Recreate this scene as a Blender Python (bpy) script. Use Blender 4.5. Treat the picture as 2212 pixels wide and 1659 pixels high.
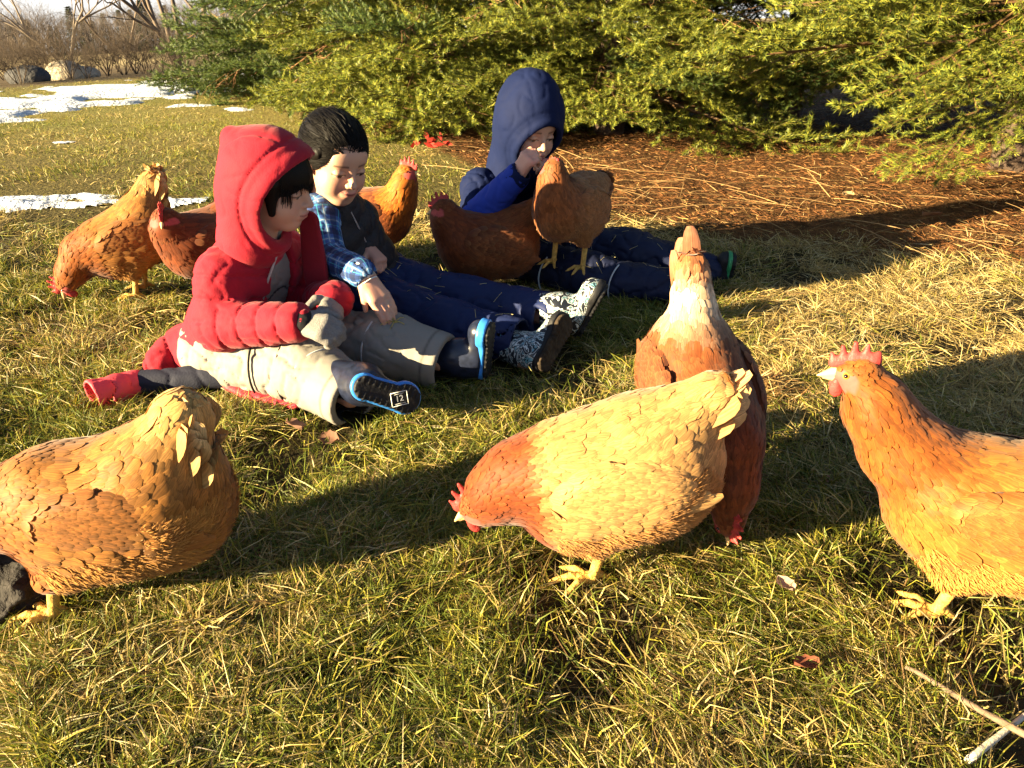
import bpy, math, random
import numpy as np
from mathutils import Vector, Matrix

for o in list(bpy.data.objects):
    bpy.data.objects.remove(o)
scene = bpy.context.scene
COL = scene.collection
random.seed(7)
RNG = np.random.default_rng(11)

# ------------------------------------------------------------------ camera
CAM_H, PITCH, FD, CX, CY = 1.05, math.radians(27.8), 1685.0, 1106.0, 829.5
cam_d = bpy.data.cameras.new('camera')
cam = bpy.data.objects.new('camera', cam_d)
COL.objects.link(cam)
cam.location = (0, 0, CAM_H)
cam.rotation_euler = (math.radians(90) - PITCH, 0, 0)
cam_d.sensor_width = 36.0
cam_d.lens = 36.0 * FD / 2212.0
cam_d.clip_start = 0.02
cam_d.clip_end = 2000
scene.camera = cam

# ------------------------------------------------------------------ light
SUN_AZ = math.radians(205)      # direction towards the sun, measured from +X
SUN_EL = math.radians(15.0)
S_DIR = Vector((math.cos(SUN_AZ) * math.cos(SUN_EL), math.sin(SUN_AZ) * math.cos(SUN_EL), math.sin(SUN_EL)))
world = bpy.data.worlds.new('World')
scene.world = world
world.use_nodes = True
wn, wl = world.node_tree.nodes, world.node_tree.links
wn.clear()
wo = wn.new('ShaderNodeOutputWorld')
bg = wn.new('ShaderNodeBackground')
sky = wn.new('ShaderNodeTexSky')
sky.sky_type = 'NISHITA'
sky.sun_disc = False
sky.sun_elevation = SUN_EL
sky.sun_rotation = math.atan2(S_DIR.x, S_DIR.y)
sky.air_density = 1.0
sky.dust_density = 1.0
bg.inputs['Strength'].default_value = 0.036
tc = wn.new('ShaderNodeTexCoord')
mp = wn.new('ShaderNodeMapping')          # the land falls away: the sky reaches a little lower
mp.inputs['Location'].default_value = (0, 0, 0.11)
wl.new(tc.outputs['Generated'], mp.inputs['Vector'])
wl.new(mp.outputs['Vector'], sky.inputs['Vector'])
# pale veil of thin cloud low down all round the horizon
sx = wn.new('ShaderNodeSeparateXYZ'); wl.new(mp.outputs['Vector'], sx.inputs[0])
mr_ = wn.new('ShaderNodeMapRange'); mr_.interpolation_type = 'SMOOTHSTEP'
mr_.inputs['From Min'].default_value = .08; mr_.inputs['From Max'].default_value = .34
mr_.inputs['To Min'].default_value = .92; mr_.inputs['To Max'].default_value = 0.0
wl.new(sx.outputs['Z'], mr_.inputs['Value'])
veil = wn.new('ShaderNodeMixRGB'); veil.inputs['Color2'].default_value = (5.0, 4.9, 4.8, 1)
wl.new(mr_.outputs[0], veil.inputs['Fac']); wl.new(sky.outputs['Color'], veil.inputs['Color1'])
wl.new(veil.outputs[0], bg.inputs['Color'])
wl.new(bg.outputs['Background'], wo.inputs['Surface'])
sun_d = bpy.data.lights.new('sun', 'SUN')
sun_d.energy = 5.0
sun_d.angle = math.radians(0.5)
sun_d.color = (1.0, 0.79, 0.44)
sun = bpy.data.objects.new('sun', sun_d)
COL.objects.link(sun)
sun.rotation_euler = (-S_DIR).to_track_quat('-Z', 'Y').to_euler()
sun.location = (-8, -6, 6)

vs = scene.view_settings
vs.view_transform = 'Standard'
vs.look = 'None'
vs.gamma = 1.0
vs.exposure = 2.75
vs.use_curve_mapping = False

# ------------------------------------------------------------------ helpers
V3 = lambda *a: np.array(a, dtype=float)
cp_, sp_ = math.cos(PITCH), math.sin(PITCH)

def ray(u, v):
    yv = (CY - v) / FD
    return V3((u - CX) / FD, cp_ + yv * sp_, -sp_ + yv * cp_)

def AT(u, v, Y):
    d = ray(u, v)
    return V3(0, 0, CAM_H) + d * (Y / d[1])

def G(u, v, z=0.0):
    d = ray(u, v)
    return V3(0, 0, CAM_H) + d * ((z - CAM_H) / d[2])

def unit(v):
    v = np.asarray(v, float)
    return v / (np.linalg.norm(v) + 1e-12)

EA, EB = V3(-6.1, 9.84), V3(-4.31, 14.0)
_ed = (EB - EA) / np.linalg.norm(EB - EA)
_en = V3(-_ed[1], _ed[0])

def edge_dist(x, y):
    """metres beyond the far edge of the lawn (positive = in the low land beyond)"""
    return (x - EA[0]) * _en[0] + (y - EA[1]) * _en[1]

_K = {}
def nz(P, f=1.0, seed=0, n=7):
    """cheap smooth noise in about -1..1"""
    if seed not in _K:
        r = np.random.default_rng(1000 + seed)
        k = r.normal(size=(n, 3)); k /= np.linalg.norm(k, axis=1, keepdims=True)
        _K[seed] = (k * r.uniform(.6, 1.7, (n, 1)), r.uniform(0, 6.28, n))
    k, ph = _K[seed]
    out = np.zeros(len(P))
    Q = P[:, :k.shape[1]] if P.shape[1] >= 3 else np.hstack([P, np.zeros((len(P), 1))])
    for i in range(len(k)):
        out += np.sin(Q @ (k[i] * f) + ph[i] + 1.3 * np.sin(Q @ (np.roll(k[i], 1) * f * .7)))
    return out / (len(k) * .55)

def ground_z(x, y):
    x = np.asarray(x, float); y = np.asarray(y, float)
    a = np.maximum(0, y - 4.0)
    z = -0.04 * (np.sqrt(a * a + 1.0) - 1.0)
    e = np.maximum(0, edge_dist(x, y))
    z = z - 0.05 * e * np.clip(e / 2, 0, 1)
    # tussocky lawn near the camera
    sh = np.shape(z)
    P = np.stack([np.ravel(x), np.ravel(y), 0 * np.ravel(x)], -1)
    near = np.clip((4.6 - np.ravel(y)) / 1.2, 0, 1) * np.clip((np.ravel(y) + 2) / 1, 0, 1)
    hum = .012 * nz(P, 26., 301) + .006 * nz(P, 55., 302) - .004
    return z + (hum * near).reshape(sh)

# ---- mesh building
def mk(name, verts, faces, mat, parent=None, col=None, smooth=True, origin=None, kind=None, uvv=None):
    """verts (n,3); faces: int array (m,k) or list of such arrays"""
    me = bpy.data.meshes.new(name)
    V = np.asarray(verts, dtype=np.float32).reshape(-1, 3)
    if origin is not None:
        V = V - np.asarray(origin, np.float32)
    if not isinstance(faces, list):
        faces = [faces]
    faces = [np.asarray(f, dtype=np.int32) for f in faces if len(f)]
    me.vertices.add(len(V)); me.vertices.foreach_set('co', V.ravel())
    loops = np.concatenate([f.ravel() for f in faces])
    tot = np.concatenate([np.full(len(f), f.shape[1], np.int32) for f in faces])
    start = np.concatenate([[0], np.cumsum(tot)[:-1]]).astype(np.int32)
    me.loops.add(len(loops)); me.loops.foreach_set('vertex_index', loops)
    me.polygons.add(len(tot)); me.polygons.foreach_set('loop_start', start)
    me.polygons.foreach_set('loop_total', tot)
    me.polygons.foreach_set('use_smooth', np.full(len(tot), smooth, bool))
    me.update(calc_edges=True)
    if col is not None:
        c = np.asarray(col, np.float32)
        if c.ndim == 1:
            c = np.tile(c, (len(V), 1))
        if c.shape[1] == 3:
            c = np.hstack([c, np.ones((len(V), 1), np.float32)])
        at = me.color_attributes.new('Col', 'FLOAT_COLOR', 'POINT')
        at.data.foreach_set('color', c.ravel())
    if uvv is not None:
        at = me.attributes.new('wv', 'FLOAT_VECTOR', 'POINT')
        at.data.foreach_set('vector', np.asarray(uvv, np.float32).ravel())
    me.materials.append(mat)
    o = bpy.data.objects.new(name, me)
    COL.objects.link(o)
    if parent is not None:
        o.parent = parent
    if kind:
        o['kind'] = kind
    return o

def empty(name, loc, label, cat, group=None, rz=0.0, scale=1.0):
    o = bpy.data.objects.new(name, None)
    COL.objects.link(o)
    o.location = tuple(float(a) for a in loc)
    o.rotation_euler = (0, 0, rz)
    o.scale = (scale,) * 3
    o.empty_display_size = .1
    tag(o, label, cat, group)
    return o

def tag(o, label, cat, group=None):
    o['label'] = label; o['category'] = cat
    if group:
        o['group'] = group
    return o

class Bag:
    """collects geometry for one mesh"""
    def __init__(s):
        s.V, s.F, s.C, s.n = [], {}, [], 0
    def add(s, V, F, c):
        V = np.asarray(V, float).reshape(-1, 3)
        F = F if isinstance(F, list) else [F]
        for f in F:
            f = np.asarray(f, int)
            s.F.setdefault(f.shape[1], []).append(f + s.n)
        c = np.asarray(c, float)
        if c.ndim == 1:
            c = np.tile(c[:3], (len(V), 1))
        if c.shape[1] == 3:
            c = np.hstack([c, np.ones((len(V), 1))])
        s.V.append(V); s.C.append(c); s.n += len(V)
    def build(s, name, mat, parent=None, smooth=True, origin=None, kind=None):
        return mk(name, np.vstack(s.V), [np.vstack(f) for f in s.F.values()], mat, parent, np.vstack(s.C), smooth, origin, kind)

def tube(pts, rad, sides=6, cap=True):
    pts = np.asarray(pts, float); n = len(pts)
    rad = np.broadcast_to(np.asarray(rad, float), (n,))
    T = np.gradient(pts, axis=0); T /= np.linalg.norm(T, axis=1, keepdims=True) + 1e-12
    ref = V3(0, 0, 1) if abs(T[0][2]) < .9 else V3(1, 0, 0)
    A = np.cross(T, ref); A /= np.linalg.norm(A, axis=1, keepdims=True) + 1e-12
    B = np.cross(T, A)
    th = np.linspace(0, 2 * np.pi, sides, endpoint=False)
    V = pts[:, None] + rad[:, None, None] * (A[:, None] * np.cos(th)[None, :, None] + B[:, None] * np.sin(th)[None, :, None])
    V = V.reshape(-1, 3)
    i = np.arange(n - 1)[:, None] * sides; j = np.arange(sides)[None]
    jn = (j + 1) % sides
    F = [np.stack([i + j, i + jn, i + sides + jn, i + sides + j], -1).reshape(-1, 4)]
    if cap and sides >= 3:
        F.append(np.arange(sides)[::-1][None]); F.append(((n - 1) * sides + np.arange(sides))[None])
        if sides == 4:
            F = [np.vstack(F)]
    return V, F

# ---- signed distance modelling
def cap(P, a, b, ra, rb):
    a = np.asarray(a, float); b = np.asarray(b, float)
    ba = b - a; pa = P - a
    t = np.clip(pa @ ba / (ba @ ba + 1e-12), 0, 1)
    return np.linalg.norm(pa - t[:, None] * ba, axis=1) - (ra + (rb - ra) * t)

def ell(P, c, r, R=None):
    q = P - np.asarray(c, float)
    if R is not None:
        q = q @ R
    r = np.asarray(r, float)
    k0 = np.linalg.norm(q / r, axis=1); k1 = np.linalg.norm(q / (r * r), axis=1) + 1e-9
    return k0 * (k0 - 1) / k1

def smin(a, b, k):
    if k <= 0:
        return np.minimum(a, b)
    h = np.maximum(k - np.abs(a - b), 0) / k
    return np.minimum(a, b) - h * h * k * .25

def smax(a, b, k):
    return -smin(-a, -b, k)

def prims_eval(prims, P):
    d = np.full(len(P), 9.0)
    for pr in prims:
        t = pr[0]
        if t == 'c':
            e = cap(P, *pr[1:5]); k = pr[5]
        elif t == 'e':
            e = ell(P, *pr[1:4]); k = pr[4]
        elif t == 's':      # subtract ellipsoid
            d = smax(d, -ell(P, *pr[1:4]), pr[4]); continue
        elif t == 'f':
            e = pr[1](P); k = pr[2]
        d = smin(d, e, k)
    return d

def nets(fn, lo, hi, h, margin=0.0):
    """surface nets of fn<0 in a box; only evaluated near the surface"""
    lo = np.asarray(lo, float) - 2 * h; hi = np.asarray(hi, float) + 2 * h
    B = 4
    nb = np.ceil((hi - lo) / (h * B)).astype(int) + 1
    n = nb * B
    bi = np.stack(np.meshgrid(*[np.arange(k) for k in nb], indexing='ij'), -1).reshape(-1, 3)
    dc = fn(lo + (bi * B + (B - 1) / 2) * h)
    near = np.abs(dc) < (5.2 * h + margin)
    D = np.repeat(np.repeat(np.repeat(np.where(dc < 0, -1., 1.).reshape(nb), B, 0), B, 1), B, 2)
    off = np.stack(np.meshgrid(*[np.arange(B)] * 3, indexing='ij'), -1).reshape(-1, 3)
    ids = (bi[near][:, None] * B + off[None]).reshape(-1, 3)
    val = np.empty(len(ids))
    for s in range(0, len(ids), 400000):
        val[s:s + 400000] = fn(lo + ids[s:s + 400000] * h)
    D[ids[:, 0], ids[:, 1], ids[:, 2]] = val
    S = D < 0
    cnt = np.zeros(n - 1, np.int8)
    cor = [(i, j, k) for i in (0, 1) for j in (0, 1) for k in (0, 1)]
    sl = lambda A, c: A[c[0]:n[0] - 1 + c[0], c[1]:n[1] - 1 + c[1], c[2]:n[2] - 1 + c[2]]
    for c in cor:
        cnt += sl(S, c)
    cell = np.argwhere((cnt > 0) & (cnt < 8))
    vid = np.full(n - 1, -1, np.int32)
    vid[cell[:, 0], cell[:, 1], cell[:, 2]] = np.arange(len(cell))
    pos = np.zeros((len(cell), 3)); w = np.zeros(len(cell))
    dv = {c: D[cell[:, 0] + c[0], cell[:, 1] + c[1], cell[:, 2] + c[2]] for c in cor}
    for c in cor:
        for ax in range(3):
            if c[ax] == 0:
                c2 = list(c); c2[ax] = 1; c2 = tuple(c2)
                a, b = dv[c], dv[c2]
                m = (a < 0) != (b < 0)
                t = np.where(m, a / np.where(m, a - b, 1), 0)
                p = np.tile(np.array(c, float), (len(cell), 1)); p[:, ax] += t
                pos[m] += p[m]; w[m] += 1
    Vt = lo + (cell + pos / w[:, None]) * h
    F = []
    for ax in range(3):
        a = S; s0 = [slice(None)] * 3; s1 = [slice(None)] * 3
        s0[ax] = slice(0, -1); s1[ax] = slice(1, None)
        m = S[tuple(s0)] != S[tuple(s1)]
        e = np.argwhere(m)
        o1, o2 = [(1, 2), (2, 0), (0, 1)][ax]
        ok = (e[:, o1] > 0) & (e[:, o2] > 0) & (e[:, o1] < n[o1] - 1) & (e[:, o2] < n[o2] - 1)
        e = e[ok]
        def g(d1, d2):
            q = e.copy(); q[:, o1] -= d1; q[:, o2] -= d2
            return vid[q[:, 0], q[:, 1], q[:, 2]]
        f = np.stack([g(1, 1), g(0, 1), g(0, 0), g(1, 0)], -1)
        ins = S[e[:, 0], e[:, 1], e[:, 2]]
        f[~ins] = f[~ins][:, ::-1]
        F.append(f)
    F = np.vstack(F)
    F = F[(F >= 0).all(1)]
    return Vt, F

def vnormals(V, F):
    N = np.zeros_like(V)
    fn_ = np.cross(V[F[:, 2]] - V[F[:, 0]], V[F[:, 3]] - V[F[:, 1]])
    for k in range(4):
        np.add.at(N, F[:, k], fn_)
    return N / (np.linalg.norm(N, axis=1, keepdims=True) + 1e-12)

def pbox(prims, pad):
    lo, hi = V3(9, 9, 9) * 99, V3(9, 9, 9) * -99
    for pr in prims:
        if pr[0] == 'c':
            for p, r in ((pr[1], pr[3]), (pr[2], pr[4])):
                lo = np.minimum(lo, np.asarray(p) - r); hi = np.maximum(hi, np.asarray(p) + r)
        elif pr[0] == 'e':
            r = max(pr[2]); lo = np.minimum(lo, np.asarray(pr[1]) - r); hi = np.maximum(hi, np.asarray(pr[1]) + r)
    return lo - pad, hi + pad

def frame(fwd, up):
    """columns: lateral (to the figure's left), forward, up"""
    f = unit(fwd); l = unit(np.cross(up, f)); u = np.cross(f, l)
    return np.stack([l, f, u], 1)

# ---- materials
def mat(name, base=(.5, .5, .5), rough=.6, attr=False, bump=None, trans=0.0, var=0.0, vscale=20, spec=.3, sheen=0.0, coat=0.0, coords='Object', streak=0.0):
    m = bpy.data.materials.new(name); m.use_nodes = True
    nt = m.node_tree; N, L = nt.nodes, nt.links
    b = N['Principled BSDF']; out = N['Material Output']
    b.inputs['Roughness'].default_value = rough
    b.inputs['Specular IOR Level'].default_value = spec
    b.inputs['Sheen Weight'].default_value = sheen
    b.inputs['Coat Weight'].default_value = coat
    tcn = N.new('ShaderNodeTexCoord')
    if attr:
        a = N.new('ShaderNodeAttribute'); a.attribute_name = 'Col'; csock = a.outputs['Color']
    else:
        a = N.new('ShaderNodeRGB'); a.outputs[0].default_value = (*base, 1); csock = a.outputs[0]
    if var > 0:
        nt_ = N.new('ShaderNodeTexNoise'); nt_.inputs['Scale'].default_value = vscale; nt_.inputs['Detail'].default_value = 5
        L.new(tcn.outputs[coords], nt_.inputs['Vector'])
        mr = N.new('ShaderNodeMapRange'); mr.inputs['From Min'].default_value = .3; mr.inputs['From Max'].default_value = .7
        mr.inputs['To Min'].default_value = 1 - var; mr.inputs['To Max'].default_value = 1 + var
        L.new(nt_.outputs['Fac'], mr.inputs['Value'])
        mx = N.new('ShaderNodeVectorMath'); mx.operation = 'SCALE'
        L.new(csock, mx.inputs[0]); L.new(mr.outputs[0], mx.inputs['Scale']); csock = mx.outputs[0]
    if streak > 0:          # fine barbs: brightness changes across each feather
        sn = N.new('ShaderNodeTexNoise'); sn.noise_dimensions = '1D'; sn.inputs['Scale'].default_value = 4.5; sn.inputs['Detail'].default_value = 3
        L.new(a.outputs['Alpha'], sn.inputs['W'])
        sr = N.new('ShaderNodeMapRange'); sr.inputs['From Min'].default_value = .32; sr.inputs['From Max'].default_value = .68
        sr.inputs['To Min'].default_value = 1 - streak; sr.inputs['To Max'].default_value = 1 + streak * .8
        L.new(sn.outputs['Fac'], sr.inputs['Value'])
        sm = N.new('ShaderNodeVectorMath'); sm.operation = 'SCALE'; L.new(csock, sm.inputs[0]); L.new(sr.outputs[0], sm.inputs['Scale']); csock = sm.outputs[0]
    L.new(csock, b.inputs['Base Color'])
    if bump:
        bn = N.new('ShaderNodeTexNoise'); bn.inputs['Scale'].default_value = bump[0]; bn.inputs['Detail'].default_value = 4
        L.new(tcn.outputs[coords], bn.inputs['Vector'])
        bp = N.new('ShaderNodeBump'); bp.inputs['Strength'].default_value = bump[1]; bp.inputs['Distance'].default_value = bump[2] if len(bump) > 2 else .01
        L.new(bn.outputs['Fac'], bp.inputs['Height']); L.new(bp.outputs[0], b.inputs['Normal'])
    if trans > 0:
        t = N.new('ShaderNodeBsdfTranslucent'); L.new(csock, t.inputs['Color'])
        ms = N.new('ShaderNodeMixShader'); ms.inputs[0].default_value = trans
        L.new(b.outputs[0], ms.inputs[1]); L.new(t.outputs[0], ms.inputs[2]); L.new(ms.outputs[0], out.inputs['Surface'])
    return m
# ================================================================== SETTING
M_ground = mat('lawn_soil', attr=True, rough=.95, var=.45, vscale=30, bump=(60, .6, .02), spec=.1)
M_grass = mat('grass_blades', attr=True, rough=.5, trans=.3, spec=.35)
M_litter = mat('needle_litter', attr=True, rough=.8, spec=.15)
M_snow = mat('snow', (.62, .66, .74), rough=.6, bump=(30, .9, .03), var=.22, vscale=9)
M_needle = mat('spruce_needles', attr=True, rough=.5, trans=.22, spec=.3)
M_bark = mat('bark', (.09, .06, .045), rough=.9, var=.4, vscale=25, bump=(40, .8, .02))
M_twig = mat('bare_twigs', attr=True, rough=.85, spec=.15)
M_rock = mat('boulder', attr=True, rough=.9, var=.3, vscale=6, bump=(14, .7, .05))

def litter_y(x):
    return np.interp(x, [-12, -5, -2.6, -.68, .30, 1.17, 2.1, 5, 12], [16, 12, 8.6, 5.9, 3.8, 3.25, 3.05, 2.7, 2.2])

def litter_mask(x, y):
    P = np.stack([x, y, np.zeros_like(x)], -1)
    e = y - litter_y(x) + .22 * nz(P, 3.0, 5) + .10 * nz(P, 11., 6)
    back = np.clip((y - (litter_y(x) + 9.0)) / 2.5, 0, 1)       # beyond the row of trees it is lawn again
    return np.clip(e / .25 + .5, 0, 1) * (1 - back)

def ground():
    n = 360
    s = np.linspace(-1, 1, n)
    X = 2.6 * np.sinh(s * 5.6) / np.sinh(5.6) * 115 / 1.0
    X = np.sign(s) * (np.abs(s) * 5.0 + 300 * np.abs(s) ** 7)
    t = np.linspace(0, 1, n)
    Y = -3 + 12 * t + 420 * t ** 7
    gx, gy = np.meshgrid(X, Y, indexing='ij')
    x, y = gx.ravel(), gy.ravel()
    z = ground_z(x, y)
    P = np.stack([x, y, 0 * x], -1)
    near = np.clip(1 - (np.hypot(x, y) - 6) / 6, 0, 1)
    z = z - .004
    far = np.clip((np.hypot(x, y) - 14) / 20, 0, 1)
    z = z + far * .25 * nz(P, .35, 3)
    col = np.tile(V3(.026, .019, .010), (len(x), 1))
    g = np.clip(.5 + .5 * nz(P, 2.2, 4), 0, 1)[:, None]
    col = col * (1 - g) + V3(.042, .034, .013) * g
    dist = np.clip((y - 3.0) / 4.0, 0, 1)[:, None]
    gl = np.clip(.5 + .35 * nz(P, .9, 8) + .3 * nz(P, 4., 9), 0, 1)[:, None]
    lawn = V3(.105, .125, .028) * gl + V3(.20, .165, .055) * (1 - gl)
    col = col * (1 - dist) + lawn * dist
    lm = litter_mask(x, y)[:, None]
    lcol = V3(.085, .042, .017) * (1 + .3 * nz(P, 9., 10)[:, None])
    col = col * (1 - lm) + lcol * lm
    e = np.clip((edge_dist(x, y) + .2) / .8, 0, 1)[:, None] * (y > 4)[:, None]
    field = V3(.30, .24, .13) * (1 + .2 * nz(P, .4, 12)[:, None])
    brush = V3(.10, .075, .045)
    fe = np.clip((edge_dist(x, y) - 6) / 4, 0, 1)[:, None]
    col = col * (1 - e) + (brush * (1 - fe) + field * fe) * e
    i = np.arange(n - 1)[:, None] * n + np.arange(n - 1)[None]
    F = np.stack([i, i + n, i + n + 1, i + 1], -1).reshape(-1, 4)
    o = mk('ground', np.stack([x, y, z], -1), F, M_ground, col=np.clip(col, .005, 1))
    o['kind'] = 'structure'
ground()

# things lying on the ground that the grass must not grow through: (ax, ay, bx, by, radius)
BLOCK = []

def blocked(x, y):
    m = np.zeros(len(x), bool)
    for ax, ay, bx, by, r in BLOCK:
        ba = V3(bx - ax, by - ay); L2 = ba @ ba + 1e-9
        t = np.clip(((x - ax) * ba[0] + (y - ay) * ba[1]) / L2, 0, 1)
        m |= np.hypot(x - ax - t * ba[0], y - ay - t * ba[1]) < r
    return m

def snow_cover(x, y):
    """how much snow lies at a point of the lawn, > 0 inside"""
    P = np.stack([x, y, 0 * x], -1)
    e = edge_dist(x, y)
    main = np.minimum(e + 2.6 + .5 * np.clip((x + 6) / 3, -1, 1) - 1.0 * np.clip((y - 11) / 4, 0, 1), -e - .05)
    main = np.where(x < -2.0, main, -1)
    main = main + .75 * nz(P * V3(.6, 1.6, 1), 2.2, 21) + .40 * nz(P * V3(.7, 1.5, 1), 7., 22) + .22 * nz(P, 19., 27) - .55
    c1 = G(40, 437); q = np.stack([(x - c1[0]) / .62, (y - c1[1]) / .24], -1)
    small = .62 - np.linalg.norm(q, axis=1) + .38 * nz(P, 9., 23) + .25 * nz(P, 26., 28)
    c2 = G(40, 300); q = np.stack([(x - c2[0]) / 1.5, (y - c2[1]) / .22], -1)
    thin = -.20 - .5 * np.linalg.norm(q, axis=1) + .30 * nz(P, 7., 24) + .22 * nz(P, 22., 29)
    c3 = G(330, 432); q = np.stack([(x - c3[0]) / .5, (y - c3[1]) / .1], -1)
    thin2 = .1 - .6 * np.linalg.norm(q, axis=1) + .32 * nz(P, 14., 25) + .2 * nz(P, 40., 30)
    return np.maximum.reduce([main, small * .5, thin * .5, thin2 * .4])

# ------------------------------------------------------------------ grass
def blades(x, y, L, W, lean, az, bend, col, z0=None):
    n = len(x)
    z = ground_z(x, y) - .004 if z0 is None else z0
    d = np.stack([np.cos(az) * np.sin(lean), np.sin(az) * np.sin(lean), np.cos(lean)], -1)
    s = np.stack([-np.sin(az), np.cos(az), np.zeros(n)], -1)
    tw = RNG.uniform(-1.2, 1.2, n)[:, None]
    s = s * np.cos(tw) + np.cross(d, s) * np.sin(tw)
    root = np.stack([x, y, z], -1)
    mid = root + d * (L * .55)[:, None]
    tip = root + d * L[:, None] + np.stack([np.cos(az), np.sin(az), np.zeros(n)], -1) * (L * bend * .5)[:, None] - V3(0, 0, 1) * (L * bend * .35)[:, None]
    tip[:, 2] = np.maximum(tip[:, 2], z + .003)
    w = W[:, None] * .5
    V = np.stack([root - s * w, root + s * w, mid + s * w * .85, mid - s * w * .85, tip], 1).reshape(-1, 3)
    b = np.arange(n)[:, None] * 5
    Fq = b + np.array([[0, 1, 2, 3]]); Ft = b + np.array([[3, 2, 4]])
    C = np.repeat(col, 5, 0)
    return V, [Fq, Ft], C

def scatter(n, y0, y1, power=2.0, xpad=1.1):
    """points in the part of the lawn in view, denser near the camera"""
    u = RNG.uniform(size=n)
    if power == 1:
        y = y0 * (y1 / y0) ** u
    else:
        y = (y0 ** (2 - power) + u * (y1 ** (2 - power) - y0 ** (2 - power))) ** (1 / (2 - power))
    t = RNG.uniform(-1, 1, n)
    x = t * (y * .72 + .12) * xpad
    return x, y

def grass():
    bag = Bag()
    def batch(x, y, kind, grow=1.0, extra=None):
        n0 = len(x)
        lm = litter_mask(x, y)
        keep = ~blocked(x, y) & (RNG.uniform(size=n0) > lm * .97) & (edge_dist(x, y) < .3)
        keep &= (snow_cover(x, y) < .02) | (RNG.uniform(size=n0) < .06)
        P = np.stack([x, y, 0 * x], -1)
        clump = nz(P, 9., 31) + .7 * nz(P, 23., 32)
        keep &= RNG.uniform(size=n0) < np.clip(.52 + .58 * clump, .09, 1)
        x, y, P, clump = x[keep], y[keep], P[keep], clump[keep]
        if extra is not None:
            extra = [e_[keep] for e_ in extra]
        n = len(x)
        straw = np.clip(.47 + .34 * nz(P, 2.6, 33) + .22 * nz(P, 8., 34), 0, 1)
        hay = np.clip((x - .35) / .6, 0, 1) * np.clip((y - 1.55) / .5, 0, 1)
        hay = np.maximum(hay, np.clip(1 - np.abs(y - litter_y(x)) / .5, 0, 1))
        straw = np.clip(straw + .62 * hay, 0, .97)
        far = np.clip((y - 3.2) / 3, 0, 1)
        r = RNG.uniform(size=n)
        if extra is not None:
            r = .35 * r + .65 * extra[2]; straw = straw * .75
        is_straw = r < straw
        col = np.where(is_straw[:, None], V3(.47, .345, .125), V3(.120, .150, .018))
        yel = (RNG.uniform(size=n) < .40) & ~is_straw
        col = np.where(yel[:, None], V3(.29, .26, .034), col)
        brn = (RNG.uniform(size=n) < .16) & is_straw
        col = np.where(brn[:, None], V3(.17, .10, .04), col)
        pale = (RNG.uniform(size=n) < .22) & is_straw
        col = np.where(pale[:, None], V3(.50, .42, .22), col)
        col = col * RNG.uniform(.45, 1.35, (n, 1))
        az = RNG.uniform(0, 2 * np.pi, n) * .6 + 2.2 * nz(P, 4., 35)
        if kind == 'tuft':
            az = extra[0] + RNG.normal(0, .5, n)
            lean = np.abs(RNG.normal(.62, .32, n)); L = RNG.uniform(.028, .070, n) * extra[1]
            W = RNG.uniform(.0016, .0034, n); bend = RNG.uniform(.1, 1.0, n); z0 = None
        elif kind == 'up':
            lean = np.abs(RNG.normal(.85, .40, n)); lean = np.where(is_straw, lean + .55, lean)
            L = RNG.uniform(.022, .062, n) * (1 + .3 * clump).clip(.5, 1.5) * grow
            W = RNG.uniform(.0014, .0034, n) * grow ** 1.2
            bend = RNG.uniform(0, .9, n)
            z0 = None
        else:
            lean = RNG.normal(1.38, .14, n)
            L = RNG.uniform(.03, .10, n) * grow
            W = RNG.uniform(.0012, .0026, n) * grow ** 1.2
            bend = RNG.uniform(-.2, .4, n)
            z0 = ground_z(x, y) + RNG.uniform(0, .022, n)
        L = L * (1 - .25 * far)
        bag.add(*blades(x, y, L, W, lean, az, bend, col, z0))
    x, y = scatter(190000, .52, 3.4, 1.75); batch(x, y, 'up')
    # tufts: blades fanning out of one root
    cx_, cy_ = scatter(9500, .5, 3.4, 1.7); k_ = RNG.integers(8, 26, len(cx_))
    ci = np.repeat(np.arange(len(cx_)), k_); a_ = RNG.uniform(0, 6.28, len(ci)); r_ = RNG.gamma(2., .006, len(ci))
    tone = np.repeat(RNG.uniform(size=len(cx_)), k_)
    batch(cx_[ci] + r_ * np.cos(a_), cy_[ci] + r_ * np.sin(a_), 'tuft', 1.0, (a_, np.repeat(RNG.uniform(.7, 1.35, len(cx_)), k_), tone))
    x, y = scatter(120000, .52, 3.6, 1.6); batch(x, y, 'flat')
    x, y = scatter(260000, 3.2, 15., 1.75); batch(x, y, 'up', 1.05)
    # hay strewn right of the middle
    x, y = scatter(60000, 1.5, 3.6, 1.5); k = (x > .1); batch(x[k], y[k], 'flat', 1.15)
    o = bag.build('grass', M_grass, smooth=False, kind='stuff')
    tag(o, 'short green and straw coloured winter grass covering the lawn', 'grass')

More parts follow.
